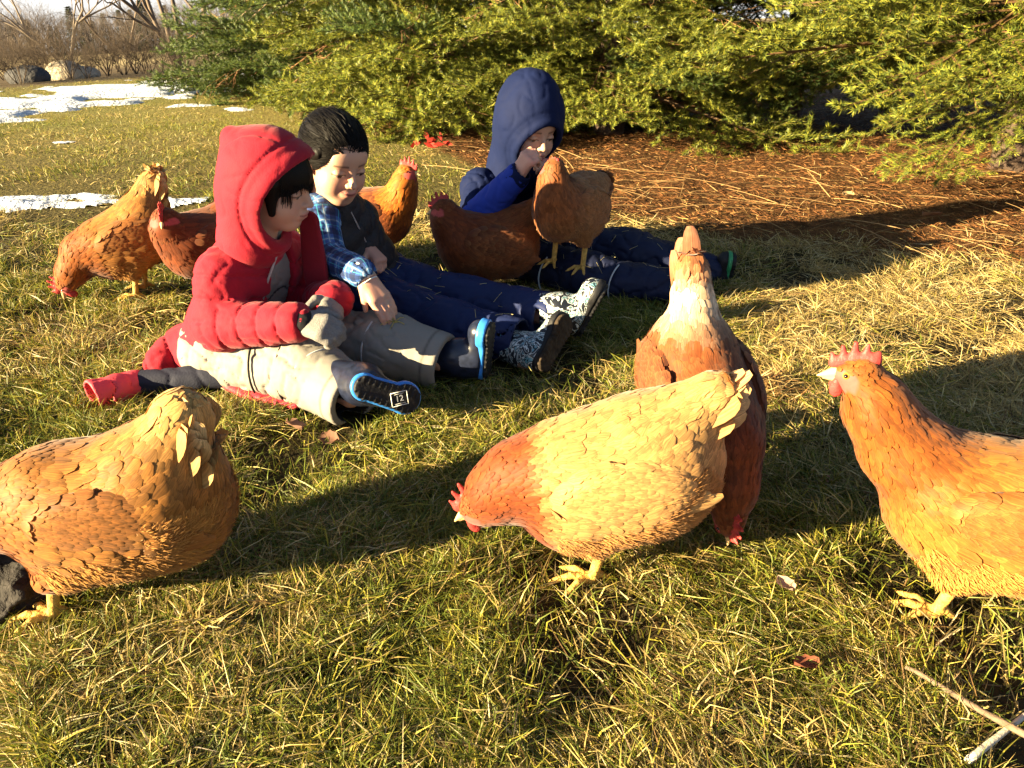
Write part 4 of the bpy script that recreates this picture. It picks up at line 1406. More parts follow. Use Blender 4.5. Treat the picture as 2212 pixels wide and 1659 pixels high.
    # pocket zip on the skirt of the jacket, strap on the far cuff
    pz0, pz1 = AT(425, 735, 1.99), AT(395, 775, 1.985)
    line_on(root, 'pocket_zip', [pz0, (pz0 + pz1) / 2 + V3(.0, -.004, .002), pz1], .005, M_black, jk)
    line_on(root, 'zip_pull', [pz0 + V3(0, -.006, .0), pz0 + V3(.004, -.010, .022)], .003, M_zip, jk)
    # chest: sweater under the jacket, with a dark printed motif
    sw = [('c', pel - lat * .05, chest - lat * .05, .100, .084, 0), ('c', pel + lat * .05, chest + lat * .05, .100, .084, .06), ('c', chest + UP * .04, neckb + UP * .012, .06, .05, .05)]
    def swc(P):
        c = np.tile(V3(.20, .185, .165), (len(P), 1))
        t = np.clip((P - ax0) @ axd / (axd @ axd), 0, 1)
        n_ = np.abs(nz(P * V3(1, 1, 1.2), 60., 95))
        m = (n_ < .17) & (t > .30) & (t < .66)
        c[m] = V3(.03, .028, .028)
        return c
    pcloth(root, 'sweater', lambda P: prims_eval(sw, P) - fold(P, .005, 60., 205, (1, 1, 2)), pbox(sw, .02), M_sweater, .005, swc)
    # mitten-like knitted gloves
    gN = hand_prims(wrR + unit(wrR - elR) * .01, unit(wrR - elR) * 1 + V3(.2, -.1, -.25), V3(.1, .6, -.8), V3(.1, .5, .8), 1.15, (40, 55, 45))
    gv = pcloth(root, 'glove', lambda P: prims_eval(gN, P) - .004, pbox(gN, .015), M_knit, .0034)
    cf = [('c', wrR - unit(wrR - elR) * .02, wrR + unit(wrR - elR) * .022, .040, .036, 0)]
    pcloth(root, 'cuff', lambda P: prims_eval(cf, P) - fold(P, .002, 90., 206), pbox(cf, .01), M_black, .004, parent=gv)
    gL = hand_prims(wrL + unit(wrL - elL) * .005, unit(wrL - elL) + V3(-.4, -.6, -.5), V3(-.6, .2, -.5), V3(-.2, .3, .8), 1.1, (40, 55, 45))
    gv2 = pcloth(root, 'glove', lambda P: prims_eval(gL, P) - .004, pbox(gL, .015), M_knit, .0034)
    # grey snow pants
    legs = [('c', pel - lat * .06, pel + lat * .06, .112, .112, 0), ('c', hN, kN, .104, .094, .05), ('c', kN, aN, .094, .084, .05), ('c', hF, kF, .100, .092, .05), ('c', kF, aF, .092, .086, .05)]
    dN, dF = unit(aN - kN), unit(aF - kF)
    def fpz(P):
        dn = smin(smin(prims_eval(legs[:1], P), prims_eval(legs[1:3], P), .05), prims_eval(legs[3:], P), .02)
        hem_ = np.clip(np.minimum(np.linalg.norm(P - aN, axis=1), np.linalg.norm(P - aF, axis=1)) / .10 - .75, .15, 1)
        dn = dn - hem_ * (fold(P, .008, 48., 211) + fold(P, .003, 115., 213))
        dn = smax(dn, (P - aN - dN * .015) @ dN - .0 + 9 * ((P - aN) @ lat > .13), .006) if False else dn
        # open, flat hems
        cutN = np.maximum((P - aN - dN * .02) @ dN * -1, np.linalg.norm(P - aN, axis=1) - .15)
        cutF = np.maximum((P - aF - dF * .02) @ dF * -1, np.linalg.norm(P - aF, axis=1) - .15)
        dn = smax(dn, -cutN, .006); dn = smax(dn, -cutF, .006)
        innN = cap(P, aN - dN * .05, aN + dN * .1, .060, .063); innF = cap(P, aF - dF * .05, aF + dF * .1, .062, .065)
        return smax(smax(dn, -innN, .004), -innF, .004)
    def pcol(P):
        c = np.tile(V3(.215, .200, .180), (len(P), 1))
        for a_, d_ in ((aN, dN), (aF, dF)):
            t = (P - a_) @ d_; near = np.linalg.norm(P - a_, axis=1) < .14
            m_ = (near * np.exp(-((t + .018) / .004) ** 2))[:, None] * .7
            c = c * (1 - m_) + V3(.06, .055, .05) * m_
        inn = (cap(P, aN - dN * .05, aN + dN * .1, .0615, .0645) < .0005) | (cap(P, aF - dF * .05, aF + dF * .1, .0635, .0665) < .0005)
        c[inn] = V3(.015, .015, .016)
        return c
    pz = pcloth(root, 'snow_pants', fpz, pbox(legs, .03), M_grey, .0052, pcol)
    # pocket seams and piping
    def ring(a, d, r, up_, a0, a1, n=16, tilt=0.):
        l = unit(np.cross(d, up_)); u2 = np.cross(l, d)
        th = np.linspace(a0, a1, n)
        return [a + (l * math.cos(t) + u2 * math.sin(t)) * r + d * tilt * math.cos(t) for t in th]
    dk = unit(kF - hF)
    line_on(root, 'piping', ring(kF - dF * .01, unit(dF + dk), .0975, UP, math.radians(-35), math.radians(115), 18, -.02), .0028, M_stitch, pz)
    dkn = unit(kN - hN)
    m1 = hN * .45 + kN * .55
    line_on(root, 'pocket_seam', ring(m1, dkn, .1035, UP, math.radians(-25), math.radians(130), 16, .03), .0032, M_black, pz)
    line_on(root, 'pocket_seam', ring(hN * .12 + kN * .88, dkn, .1005, UP, math.radians(-30), math.radians(80), 14, .02), .0032, M_black, pz)
    line_on(root, 'piping', ring(kN * .62 + aN * .38, dN, .0945, UP, math.radians(-20), math.radians(100), 14, -.02), .0022, M_stitch, pz)
    # boots
    boot(root, AT(838, 853, 1.70), V3(.84, .25, -.46), V3(.42, -.84, .26), kN, .190, M_boot, M_rimblue, M_rubber, .011, .05, '12')
    boot(root, AT(1058, 757, 1.985), V3(.14, -.05, .98), V3(.93, -.28, -.10), kF, .190, M_boot, M_rimblue, M_rubber, .013, .05)
    for a, b, r_ in ((hN, aN, .07), (hF, aF, .07), (pel, G(380, 800), .11)):
        BLOCK.append((a[0], a[1], b[0], b[1], r_))
    return root

def girl():
    UP = V3(0, 0, 1)
    pel = AT(800, 610, 2.50); chest = AT(742, 510, 2.44); neckb = AT(728, 445, 2.40)
    root = person((pel[0], pel[1], 0), 'dark-haired girl in a black vest and blue plaid shirt reaching down to the grass')
    fT = unit(V3(.82, -.57, 0)); lat = np.cross(UP, fT)
    C = AT(724, 343, 2.36); R = frame(V3(.62, -.72, -.30), V3(.08, 0, 1)); s = 1.13
    shR = AT(690, 462, 2.36); elR = AT(712, 560, 2.26); wrR = AT(786, 592, 2.07)
    shL = chest + lat * .12 + UP * .04; elL = AT(790, 560, 2.52); wrL = AT(790, 530, 2.42)
    kF = AT(1000, 652, 2.43); aF = AT(1190, 685, 2.28); kN = AT(975, 705, 2.26); aN = AT(1112, 736, 2.16)
    hN = pel - lat * .07 + fT * .02 - UP * .01; hF = pel + lat * .06 + fT * .03 - UP * .005
    dH = unit(AT(853, 694, 2.01) - wrR)
    hR = hand_prims(wrR + dH * .008, dH, V3(-.30, .55, -.70), V3(-.80, -.55, -.1), 1.14, (4, 12, 12), spread=-.25, thumb=(.9, .3, .4))
    dL = unit(V3(.55, -.45, -.42))
    hL = hand_prims(wrL + dL * .008, dL, V3(-.35, .05, -.95), V3(.2, -.7, .5), 1.0, (48, 68, 45))
    bp = head_prims(C, R, s) + [('c', C + R @ V3(0, -.035, -.16), chest + UP * .05, .044, .05, .03), ('c', chest, pel, .07, .085, .05),
        ('c', shR, elR, .030, .026, .04), ('c', elR, wrR, .026, .0185, .01), ('c', wrR, wrR + dH * .02, .0185, .018, .008)] + hR + [
        ('c', shL, elL, .03, .026, .03), ('c', elL, wrL, .026, .0185, .01)] + hL + [
        ('c', hN, kN, .05, .038, .04), ('c', kN, aN, .038, .026, .01), ('c', hF, kF, .05, .038, .04), ('c', kF, aF, .038, .026, .01)]
    V, F = nets(lambda P: prims_eval(bp, P), *pbox(bp, .01), .0031, .0)
    pmesh('body', V, F, M_skin, root, face_paint(V, C, R, s, smile=.9))
    def hf(P):
        q = ((P - C) @ R) / s
        st = .0016 * nz(q * V3(5.0, .5, 1.6), 45., 110) + .0012 * nz(q * V3(5, .5, 1.5), 110., 111)
        d = ell(q, V3(0, -.014, .036), V3(.081, .099, .086)) - st
        d = ell(q, V3(0, -.016, .030), V3(.0815, .102, .092)) - st
        d = smax(d, -ell(q, V3(-.012, .122, .000), V3(.096, .085, .078)) + .0025 * nz(q * V3(3, 3, .5), 60., 112), .022)
        d = smax(d, -ell(q, V3(0, .062, -.082), V3(.14, .098, .088)), .018)
        d = smin(d, ell(q, V3(0, -.062, -.055), V3(.070, .046, .075)) - st, .03)
        pony = smin(cap(q, V3(0, -.10, .0), V3(.0, -.125, -.06), .035, .03), cap(q, V3(0, -.125, -.06), V3(0, -.115, -.15), .03, .018), .03)
        fall = smin(cap(q, V3(-.066, -.040, .01), V3(-.066, -.050, -.075), .024, .030), cap(q, V3(-.066, -.050, -.075), V3(-.050, -.055, -.15), .030, .016), .02)
        fall2 = cap(q, V3(.060, -.045, .0), V3(.055, -.055, -.10), .024, .024)
        tuck = cap(q, V3(-.068, .030, .038), V3(-.078, -.016, .010), .013, .012)
        d = smin(smin(smin(d, fall - st, .03), fall2 - st, .03), tuck - st, .015)
        return smin(d, pony - st, .03) * s
    hair = pcloth(root, 'hair', hf, (C - .2, C + .16), M_hair, .0036, floor=None)
    # loose strands over the forehead
    T = lambda x, y, z: C + R @ (V3(x, y, z) * s)
    b = Bag(); r = np.random.default_rng(3)
    for i in (7, 8, 9, 10, 11, 12):
        x0 = r.uniform(-.03, .05); q = np.linspace(0, 1, 8)[:, None]
        p0, p1, p2 = V3(x0, .075, .085), V3(x0 + r.uniform(-.03, .05), .100, .04), V3(x0 + r.uniform(-.05, .075), .088, r.uniform(-.02, .02))
        c_ = (1 - q) ** 2 * p0 + 2 * q * (1 - q) * p1 + q ** 2 * p2
        if i > 5:      # wisps round the crown
            a_ = r.uniform(-1.4, 1.4); p0 = V3(.075 * math.sin(a_), .03, .04 + .08 * math.cos(a_)); c_ = p0 + q * (p0 - V3(0, -.01, .03)) * .2 + q ** 2 * r.normal(0, .02, 3)
        b.add(*tube(np.array([T(*w) for w in c_]), .0007, 3, False), V3(0, 0, 0))
    cc_ = V3(0, -.016, .030); rr_ = V3(.083, .102, .094)
    for i in range(420):
        t_ = r.uniform(-1.45, 1.45)                      # along the hairline from ear to ear
        st_ = V3(math.sin(t_) * .085, .085 * math.cos(t_) ** .7 + .012 * r.uniform(), -.045 + .100 * math.cos(t_) ** .8 + r.normal(0, .003))
        en_ = V3(r.normal(0, .02), -.105, r.uniform(-.03, .03)); q = np.linspace(0, 1, 26)[:, None]
        c_ = st_ * (1 - q) + en_ * q + V3(0, 0, .05) * (q * (1 - q)) * math.cos(t_) + V3(math.sin(t_) * .06, 0, 0) * q * (1 - q)
        e_ = (c_ - cc_) / rr_; c_ = cc_ + e_ / np.linalg.norm(e_, axis=1, keepdims=True) * rr_ * (1.012 + .02 * r.uniform() * np.sin(q * 3.1))
        ok = (ell(c_, V3(-.012, .122, .0), V3(.096, .085, .078)) > r.uniform(-.012, .004)) & (ell(c_, V3(0, .062, -.082), V3(.14, .098, .088)) > r.uniform(-.010, .004))
        k0 = np.argmax(np.cumsum(~ok)) + 1 if (~ok).any() else 0
        c_ = c_[k0:]
        if len(c_) < 6: continue
        b.add(*tube(np.array([T(*w) for w in c_]), np.linspace(.0011, .0007, len(c_)), 3, False), V3(0, 0, 0))
    b.build('strands', M_hair, hair, origin=ORG[root.name])
    # plaid shirt sleeves and collar
    slR = [('c', chest + UP * .045, shR, .06, .060, 0), ('c', shR, elR, .058, .050, .03), ('c', elR, wrR - dH * .002, .050, .042, .02)]
    pcloth(root, 'shirt_sleeve', lambda P: smax(prims_eval(slR, P) - fold(P, .005, 75., 221), -cap(P, wrR - dH * .01, wrR + dH * .1, .030, .034), .003), pbox(slR, .03), M_plaid, .0046, None, wv_arm([chest + UP * .04, shR, elR, wrR]))
    ucu = [('c', wrR - dH * .012, wrR + dH * .006, .033, .030, 0)]
    pcloth(root, 'undershirt_cuff', lambda P: smax(prims_eval(ucu, P) - fold(P, .003, 80., 224), -cap(P, wrR - dH * .03, wrR + dH * .1, .024, .026), .003), pbox(ucu, .01), mat('white_cuff', (.72, .62, .60), rough=.9), .0034)
    slL = [('c', chest + UP * .03, shL - lat * .03, .045, .046, 0), ('c', shL - lat * .03, elL, .046, .042, .03), ('c', elL, wrL, .042, .032, .02)]
    pcloth(root, 'shirt_sleeve', lambda P: prims_eval(slL, P) - fold(P, .005, 36., 222), pbox(slL, .03), M_vest, .006)
    # vest
    vt = [('c', pel - lat * .05, chest - lat * .045, .098, .084, 0), ('c', pel + lat * .05, chest + lat * .045, .098, .084, .05), ('c', chest + UP * .055 - lat * .05, chest + UP * .055 + lat * .06, .058, .058, .05), ('c', chest + UP * .07, neckb + UP * .015, .064, .060, .04)]
    axd = neckb - pel
    def fv(P):
        d = prims_eval(vt, P); t = (P - pel) @ unit(axd)
        return d - .005 * np.abs(np.sin(t * 48)) - fold(P, .006, 60., 225)
    vs_ = pcloth(root, 'vest', fv, pbox(vt, .03), M_vest, .0052)
    line_on(root, 'zip', [neckb + fT * .060 - UP * .01, chest + fT * .086 + UP * .02, (chest * .5 + pel * .5) + fT * .092], .0026, M_zip, vs_)
    col_ = [('c', neckb - lat * .05 + UP * .012 + fT * .01, neckb + fT * .05 - lat * .02 - UP * .005, .010, .007, 0), ('c', neckb - lat * .05 + UP * .012 + fT * .01, neckb - fT * .05 + UP * .022, .014, .014, .01), ('c', neckb + lat * .05 + UP * .012, neckb + fT * .045 + lat * .03 - UP * .005, .010, .007, .0)]
    pcloth(root, 'collar', lambda P: prims_eval(col_, P), pbox(col_, .01), M_plaid, .004, None, wv_arm([neckb - lat * .05, neckb + fT * .06]))
    # bracelet
    th = np.linspace(0, 2 * np.pi, 22); l = unit(np.cross(dH, UP)); u2 = np.cross(l, dH)
    for k, (off, rr_) in enumerate(((.016, .0262), (.026, .0255))):
        br = tag_none(root, [wrR + dH * off + (l * math.cos(t) + u2 * math.sin(t)) * rr_ for t in th], .0028 if k == 0 else .0018, M_white if k else M_zip, 'bracelet')
    # navy snow pants
    legs = [('c', pel - lat * .055, pel + lat * .055, .105, .105, 0), ('c', hN, kN, .09, .080, .05), ('c', kN, aN, .080, .074, .05), ('c', hF, kF, .092, .084, .05), ('c', kF, aF, .084, .080, .05)]
    dN, dF = unit(aN - kN), unit(aF - kF)
    def fpz(P):
        d = smin(smin(prims_eval(legs[:1], P), prims_eval(legs[1:3], P), .05), prims_eval(legs[3:], P), .02)
        d = d - fold(P, .008, 50., 231) - fold(P, .003, 120., 233)
        for a_, d_ in ((aN, dN), (aF, dF)):
            cut = np.maximum((P - a_ - d_ * .02) @ d_ * -1, np.linalg.norm(P - a_, axis=1) - .13)
            d = smax(d, -cut, .006); d = smax(d, -cap(P, a_ - d_ * .04, a_ + d_ * .1, .063, .067), .004)
        return d
    pz = pcloth(root, 'snow_pants', fpz, pbox(legs, .03), M_navyp, .0055, V3(.009, .017, .070))
    boot(root, AT(1283, 672, 2.235), V3(.40, .0, .90), V3(.86, -.26, -.40), kF, .205, M_pboot, M_rubber, M_rubber, .011, .046)
    boot(root, AT(1202, 742, 2.085), V3(.48, .60, .62), V3(.74, -.66, .10), kN, .205, M_pboot, M_rubber, mat('muddy_sole', (.035, .024, .015), rough=.9, bump=(60, .8, .01), var=.5, vscale=30), .011, .046)
    for a, b_, r_ in ((hN, aN, .06), (hF, aF, .06), (pel, pel, .14)):
        BLOCK.append((a[0], a[1], b_[0], b_[1], r_))
    # dry grass held in the fingertips: a thing of its own
    tip = hR[9][2] if hR[9][0] == 'c' else hR[8][2]
    tip = AT(853, 694, 2.015)
    b = Bag(); r = np.random.default_rng(8)
    for i in range(9):
        d_ = unit(r.normal(size=3) * V3(1, .6, .7)); L = r.uniform(.035, .085); q = np.linspace(0, 1, 5)[:, None]
        pth = tip + d_ * L * (q - .25) + V3(0, 0, -.03) * q ** 2
        b.add(*tube(pth, .0013, 4), V3(.55, .45, .13) * r.uniform(.6, 1.2))
    o = b.build('grass_wisp', M_grass, None, origin=tip); o.location = tuple(tip)
    tag(o, "small wisp of dry grass pinched in the girl's fingertips", 'grass wisp')
    return root

def tag_none(root, pts, r, m, name):
    V, F = tube(np.array(pts), r, 6, False)
    return pmesh(name, V, F, m, root)

def blue_child():
    UP = V3(0, 0, 1)
    pel = AT(1112, 535, 2.98); chest = AT(1100, 432, 2.95); neckb = AT(1118, 365, 2.90)
    root = person((pel[0], pel[1], 0), 'child in a big navy blue hood sitting with one hand against a hen')
    fT = unit(V3(.80, -.60, 0)); lat = np.cross(UP, fT)
    C = AT(1146, 276, 2.82); R = frame(V3(.46, -.82, -.26), V3(.05, 0, 1)); s = 1.06
    shR = AT(1038, 405, 2.85); elR = AT(1030, 470, 2.72); wrR = AT(1116, 382, 2.66)
    shL = chest + lat * .12 + UP * .03; elL = AT(1185, 450, 2.93); wrL = AT(1190, 385, 2.78)
    kN = AT(1265, 596, 2.72); aN = AT(1450, 622, 2.66); kF = AT(1360, 545, 2.93); aF = AT(1525, 585, 2.87)
    hN = pel - lat * .07 + fT * .02; hF = pel + lat * .07 + fT * .02
    dH = unit(AT(1150, 325, 2.63) - wrR)
    hR = hand_prims(wrR + dH * .006, dH, V3(.75, .55, .1), V3(.3, .25, .9), 1.10, (50, 70, 45), thumb=(.8, .35, .4))
    dL = unit(AT(1185, 350, 2.72) - wrL)
    hL = hand_prims(wrL + dL * .006, dL, V3(-.6, -.3, .1), V3(-.2, -.4, .8), 1.0, (50, 65, 45))
    bp = head_prims(C, R, s) + [('c', C + R @ V3(0, -.035, -.15), chest + UP * .05, .042, .05, .03), ('c', chest, pel, .07, .08, .05),
        ('c', shR, elR, .03, .026, .03), ('c', elR, wrR, .026, .018, .01), ('c', wrR, wrR + dH * .02, .018, .018, .006)] + hR + [('c', shL, elL, .03, .026, .03), ('c', elL, wrL, .026, .018, .01)] + hL + [
        ('c', hN, kN, .05, .038, .04), ('c', kN, aN, .038, .026, .01), ('c', hF, kF, .05, .038, .04), ('c', kF, aF, .038, .026, .01)]
    V, F = nets(lambda P: prims_eval(bp, P), *pbox(bp, .01), .0036, .0)
    pmesh('body', V, F, M_skin, root, face_paint(V, C, R, s))
    def hf(P):
        q = ((P - C) @ R) / s
        d = ell(q, V3(0, -.008, .034), V3(.079, .096, .084))
        return smax(d, -ell(q, V3(0, .105, -.04), V3(.115, .085, .085)), .004) * s
    pcloth(root, 'hair', hf, (C - .13, C + .13), M_hair, .0045, floor=None)
    jk = [('c', pel - lat * .05, chest - lat * .05, .108, .096, 0), ('c', pel + lat * .05, chest + lat * .05, .108, .096, .05), ('c', chest + UP * .04 - lat * .105, chest + UP * .04 + lat * .105, .064, .064, .05), ('c', chest + UP * .05, neckb, .075, .07, .05)]
    aR = [('c', chest + UP * .04 - lat * .09, shR, .06, .066, 0), ('c', shR, elR, .068, .064, .03)]
    aRf = [('c', elR, wrR, .064, .045, 0)]
    aL = [('c', shL, elL, .066, .062, 0), ('c', elL, wrL, .06, .046, .03)]
    jo = pcloth(root, 'jacket', lambda P: smin(smin(prims_eval(jk, P), prims_eval(aR, P), .03), prims_eval(aL, P), .02) - fold(P, .009, 48., 241) - fold(P, .003, 110., 243), pbox(jk + aR + aL, .03), M_navyc, .006)
    dA = unit(wrR - elR)
    pcloth(root, 'forearm_sleeve', lambda P: smax(prims_eval(aRf, P) - fold(P, .005, 70., 245) , -cap(P, wrR, wrR + dA * .1, .034, .036), .003), pbox(aRf, .02), M_navylit, .005, parent=jo)
    cf = [('c', wrR - dA * .018, wrR + dA * .006, .046, .043, 0)]
    pcloth(root, 'cuff', lambda P: smax(prims_eval(cf, P), -cap(P, wrR - dA * .03, wrR + dA * .1, .030, .033), .003), pbox(cf, .01), M_navyc, .004, parent=jo)
    fh = hood_fn(C, R, s, (.114, .128, .142), (0, -.020, .026), (0, .118, -.050), (.082, .120, .108), .014, .012, 35, .003,
                 peak=((0, -.06, .10), (0, -.02, .125), .06, .05), neck=((0, -.05, -.07), (0, -.05, -.17), .090, .10), seam_a=.002)
    pcloth(root, 'hood', fh, (C - .26, C + .24), M_navyc, .0055, margin=.07, parent=jo)
    legs = [('c', pel - lat * .055, pel + lat * .055, .105, .105, 0), ('c', hN, kN, .088, .086, .05), ('c', kN, aN, .086, .070, .05), ('c', hF, kF, .088, .088, .05), ('c', kF, aF, .088, .070, .05)]
    def fpz(P):
        d = smin(smin(prims_eval(legs[:1], P), prims_eval(legs[1:3], P), .05), prims_eval(legs[3:], P), .02)
        return d - fold(P, .010, 50., 251) - fold(P, .004, 120., 253)
    pz = pcloth(root, 'snow_pants', fpz, pbox(legs, .03), M_navyp, .006, V3(.008, .012, .040))
    dN, dF = unit(aN - kN), unit(aF - kF)
    def ring(a, d, r, a0, a1, n=14, tilt=0.):
        l = unit(np.cross(d, UP)); u2 = np.cross(l, d); th = np.linspace(a0, a1, n)
        return [a + (l * math.cos(t) + u2 * math.sin(t)) * r + d * tilt * math.cos(t) for t in th]
    line_on(root, 'piping', ring(kN * .55 + aN * .45, dN, .087, math.radians(-40), math.radians(60), 12, -.05), .003, M_stitch, pz)
    line_on(root, 'piping', ring(kF * .45 + aF * .55, dF, .087, math.radians(-30), math.radians(85), 12, .0), .003, M_stitch, pz)
    line_on(root, 'piping', ring(kN + dN * -.10, unit(kN - hN), .0925, math.radians(-35), math.radians(50), 12, -.03), .003, M_stitch, pz)
    boot(root, AT(1505, 618, 2.645), V3(.05, -.35, .93), V3(.97, -.10, -.05), kN, .185, M_rubber, M_rimgreen, M_rubber, .008, .05)
    boot(root, AT(1580, 590, 2.86), V3(.05, -.1, .97), V3(.97, -.10, -.05), kF, .185, M_rubber, M_rimgreen, M_rubber, .008, .05)
    for a, b_, r_ in ((hN, aN, .06), (hF, aF, .06), (pel, pel, .14)):
        BLOCK.append((a[0], a[1], b_[0], b_[1], r_))
    return root

def hay_bits(root, label, n, seed, zmin):
    """blades of hay lying on a child's snow pants"""
    pts, nor = [], []
    for o in root.children:
        if o.name.startswith('snow_pants'):
            me = o.data; co = np.empty(len(me.vertices) * 3, np.float32); me.vertices.foreach_get('co', co)
            no = np.empty(len(me.vertices) * 3, np.float32); me.vertices.foreach_get('normal', no)
            pts = co.reshape(-1, 3) + ORG[root.name]; nor = no.reshape(-1, 3)
    r = np.random.default_rng(seed)
    ok = np.where((nor[:, 2] > .1) & (pts[:, 2] > zmin))[0]
    bag = Bag()
    for i in r.choice(ok, n):
        nn = nor[i]; d = unit(np.cross(nn, r.normal(size=3))); L = r.uniform(.012, .05); q = np.linspace(-.5, .5, 4)[:, None]
        pth = pts[i] + nn * .003 + d * L * q + nn * (.004 * (.25 - q * q))
        bag.add(*tube(pth, .0009, 3, False), V3(.50, .42, .22) * r.uniform(.5, 1.2))
    o = bag.build('hay_bits', M_twig, kind='stuff'); tag(o, label, 'hay')

def children():
    red_child(); g_ = girl(); b_ = blue_child()
    hay_bits(g_, "loose bits of hay lying on the girl's navy snow pants", 60, 1, .10)
    hay_bits(b_, 'loose bits of hay lying on the snow pants of the child in blue', 80, 2, .08)

# ================================================================== SMALL THINGS
M_leaf = mat('dead_leaf', attr=True, rough=.8, trans=.15)
M_soil = mat('dark_soil', (.022, .019, .018), rough=.9, var=.5, vscale=60, bump=(90, 1.0, .01))
def small_things():
    # navy coat with red lining under the child in red: body spread on the ground + one sleeve with red cuff
    base = G(420, 830)
    root = empty('coat', (base[0], base[1], 0), 'navy coat with a red lining spread on the grass under the child in red', 'coat')
    o3 = V3(base[0], base[1], 0)
    a, b, c = G(500, 835), G(300, 850), G(208, 884)
    z = lambda p, h: V3(p[0], p[1], h)
    sl = [('c', z(a, .035), z(b, .036), .040, .034, 0)]
    V, F = nets(lambda P: smax(prims_eval(sl, P) - fold(P, .005, 30., 261), .004 - P[:, 2], .01), *pbox(sl, .02), .005)
    mk('sleeve', V, F, M_black if False else mat('navy_coat', (.014, .016, .032), rough=.8, bump=(200, .3, .004)), root, origin=o3)
    d = unit(z(c, .036) - z(b, .036))
    def fc(P):
        e = cap(P, z(b, .036), z(c, .042), .037, .046) - fold(P, .005, 45., 263)
        e = smax(e, -cap(P, z(b, .036) + d * .01, z(c, .042) + d * .12, .028, .052), .004)
        return smax(smax(e, (P - z(c, .04) - d * .005) @ d - .006 * nz(P, 40., 265), .006), .004 - P[:, 2], .008)
    V, F = nets(fc, np.minimum(b, c) - V3(.08, .08, 0.02), np.maximum(b, c) + V3(.08, .08, .12), .0045, .02)
    mk('cuff', V, F, mat('pink_red_cuff', (.66, .07, .09), rough=.6, bump=(60, .4, .006)), root, origin=o3)
    e0, e1, e2 = G(500, 800), G(560, 850), G(640, 885)
    def ff(P):
        e = np.minimum(cap(P, z(e0, .012), z(e1, .012), .10, .06), cap(P, z(e1, .012), z(e2, .010), .06, .02))
        return smax(e, np.abs(P[:, 2] - .016 - .006 * nz(P, 25., 267)) - .009, .006)
    V, F = nets(ff, np.minimum(e0, e2) - V3(.2, .2, .02), np.maximum(e0, e2) + V3(.2, .2, .06), .006, .02)
    mk('lining', V, F, mat('red_lining', (.50, .03, .05), rough=.6, bump=(40, .5, .01)), root, origin=o3)
    BLOCK.append((a[0], a[1], c[0], c[1], .035)); BLOCK.append((e0[0], e0[1], e2[0], e2[1], .04))
    # clod of dark soil at the left edge
    p = G(10, 1300); p = V3(p[0], p[1] + .02, 0)
    fs = lambda P: smax(ell(P, p, (.10, .08, .085)) + .018 * nz(P, 45., 271) + .009 * nz(P, 110., 272), -.005 - P[:, 2], .01)
    V, F = nets(fs, p - V3(.16, .15, .01), p + V3(.16, .15, .12), .005, .03)
    o = mk('soil_clod', V, F, M_soil, None, origin=p); o.location = tuple(p); tag(o, 'heap of dark crumbly soil at the left edge under the golden hen', 'soil')
    # stick at the lower right
    s0, s1 = G(1945, 1470), G(2230, 1640)
    q = np.linspace(0, 1, 9)[:, None]
    pth = s0 * (1 - q) + s1 * q + V3(0, 0, .034) + np.random.default_rng(2).normal(0, .003, (9, 3))
    V, F = tube(pth, np.linspace(.0035, .0065, 9), 7)
    o = mk('stick', V, F, mat('stick_bark', (.15, .105, .07), rough=.9, var=.4, vscale=60, bump=(120, .8, .004)), None, origin=s0); o.location = tuple(s0); tag(o, 'thin brown stick lying in the grass in the lower right corner', 'stick')
    s0, s1 = G(2080, 1668), G(2215, 1560)
    pth = s0 * (1 - q) + s1 * q + V3(0, 0, .026)
    V, F = tube(pth, np.linspace(.006, .004, 9), 5)
    o = mk('stalk', V, F, mat('dry_stalk', (.50, .46, .38), rough=.9, bump=(150, .6, .003)), None, origin=s0); o.location = tuple(s0); tag(o, 'pale dry stalk crossing the stick in the bottom right corner', 'stalk')
    # fallen leaves
    def leaf(u, v, L, colr, label, seed, up=.02):
        r = np.random.default_rng(seed); p = G(u, v)
        n, m = 9, 5; V = []; 
        for i in range(n):
            t = i / (n - 1); w = L * .42 * math.sin(math.pi * min(1, t * .94 + .05)) ** .7 * (1 + .18 * math.sin(t * 20))
            for j in range(m):
                sj = (j / (m - 1) - .5) * 2
                V.append([(t - .5) * L, sj * w, .35 * L * (sj * sj) * .5 + .2 * L * (t - .5) ** 2 + r.normal(0, L * .012)])
        V = np.array(V); a = r.uniform(0, 6.28); Rz = np.array([[math.cos(a), -math.sin(a), 0], [math.sin(a), math.cos(a), 0], [0, 0, 1]])
        tl = r.uniform(-.5, .5); Rx = np.array([[1, 0, 0], [0, math.cos(tl), -math.sin(tl)], [0, math.sin(tl), math.cos(tl)]])
        V = V @ (Rz @ Rx).T
        V2 = V + V3(0, 0, .0012)
        i = (np.arange(n - 1)[:, None] * m + np.arange(m - 1)[None]).ravel()
        F1 = np.stack([i, i + m, i + m + 1, i + 1], -1)
        o = mk('fallen_leaf', V, F1, M_leaf, None, np.tile(colr, (len(V), 1)) * r.uniform(.8, 1.2, (len(V), 1)))
        o.location = (p[0], p[1], up); tag(o, label, 'leaf', 'fallen leaves in the grass')
    leaf(1735, 1470, .045, V3(.17, .055, .03), 'reddish brown curled leaf in the grass at the lower right', 1, .035)
    leaf(1690, 1290, .04, V3(.42, .28, .20), 'pale curled leaf between the buff hen and the amber hen', 2, .03)
    leaf(640, 940, .06, V3(.22, .12, .08), 'brown leaf in the grass in front of the grey pants', 3, .025)
    leaf(715, 965, .05, V3(.16, .08, .05), 'dark brown leaf just right of another in front of the grey pants', 4, .022)
    leaf(1140, 810, .06, V3(.24, .14, .08), 'brown leaf in the grass near the patterned boots', 5, .022)
    leaf(1780, 1050, .03, V3(.45, .22, .18), 'small pinkish leaf beside the breast of the amber hen', 6, .02)
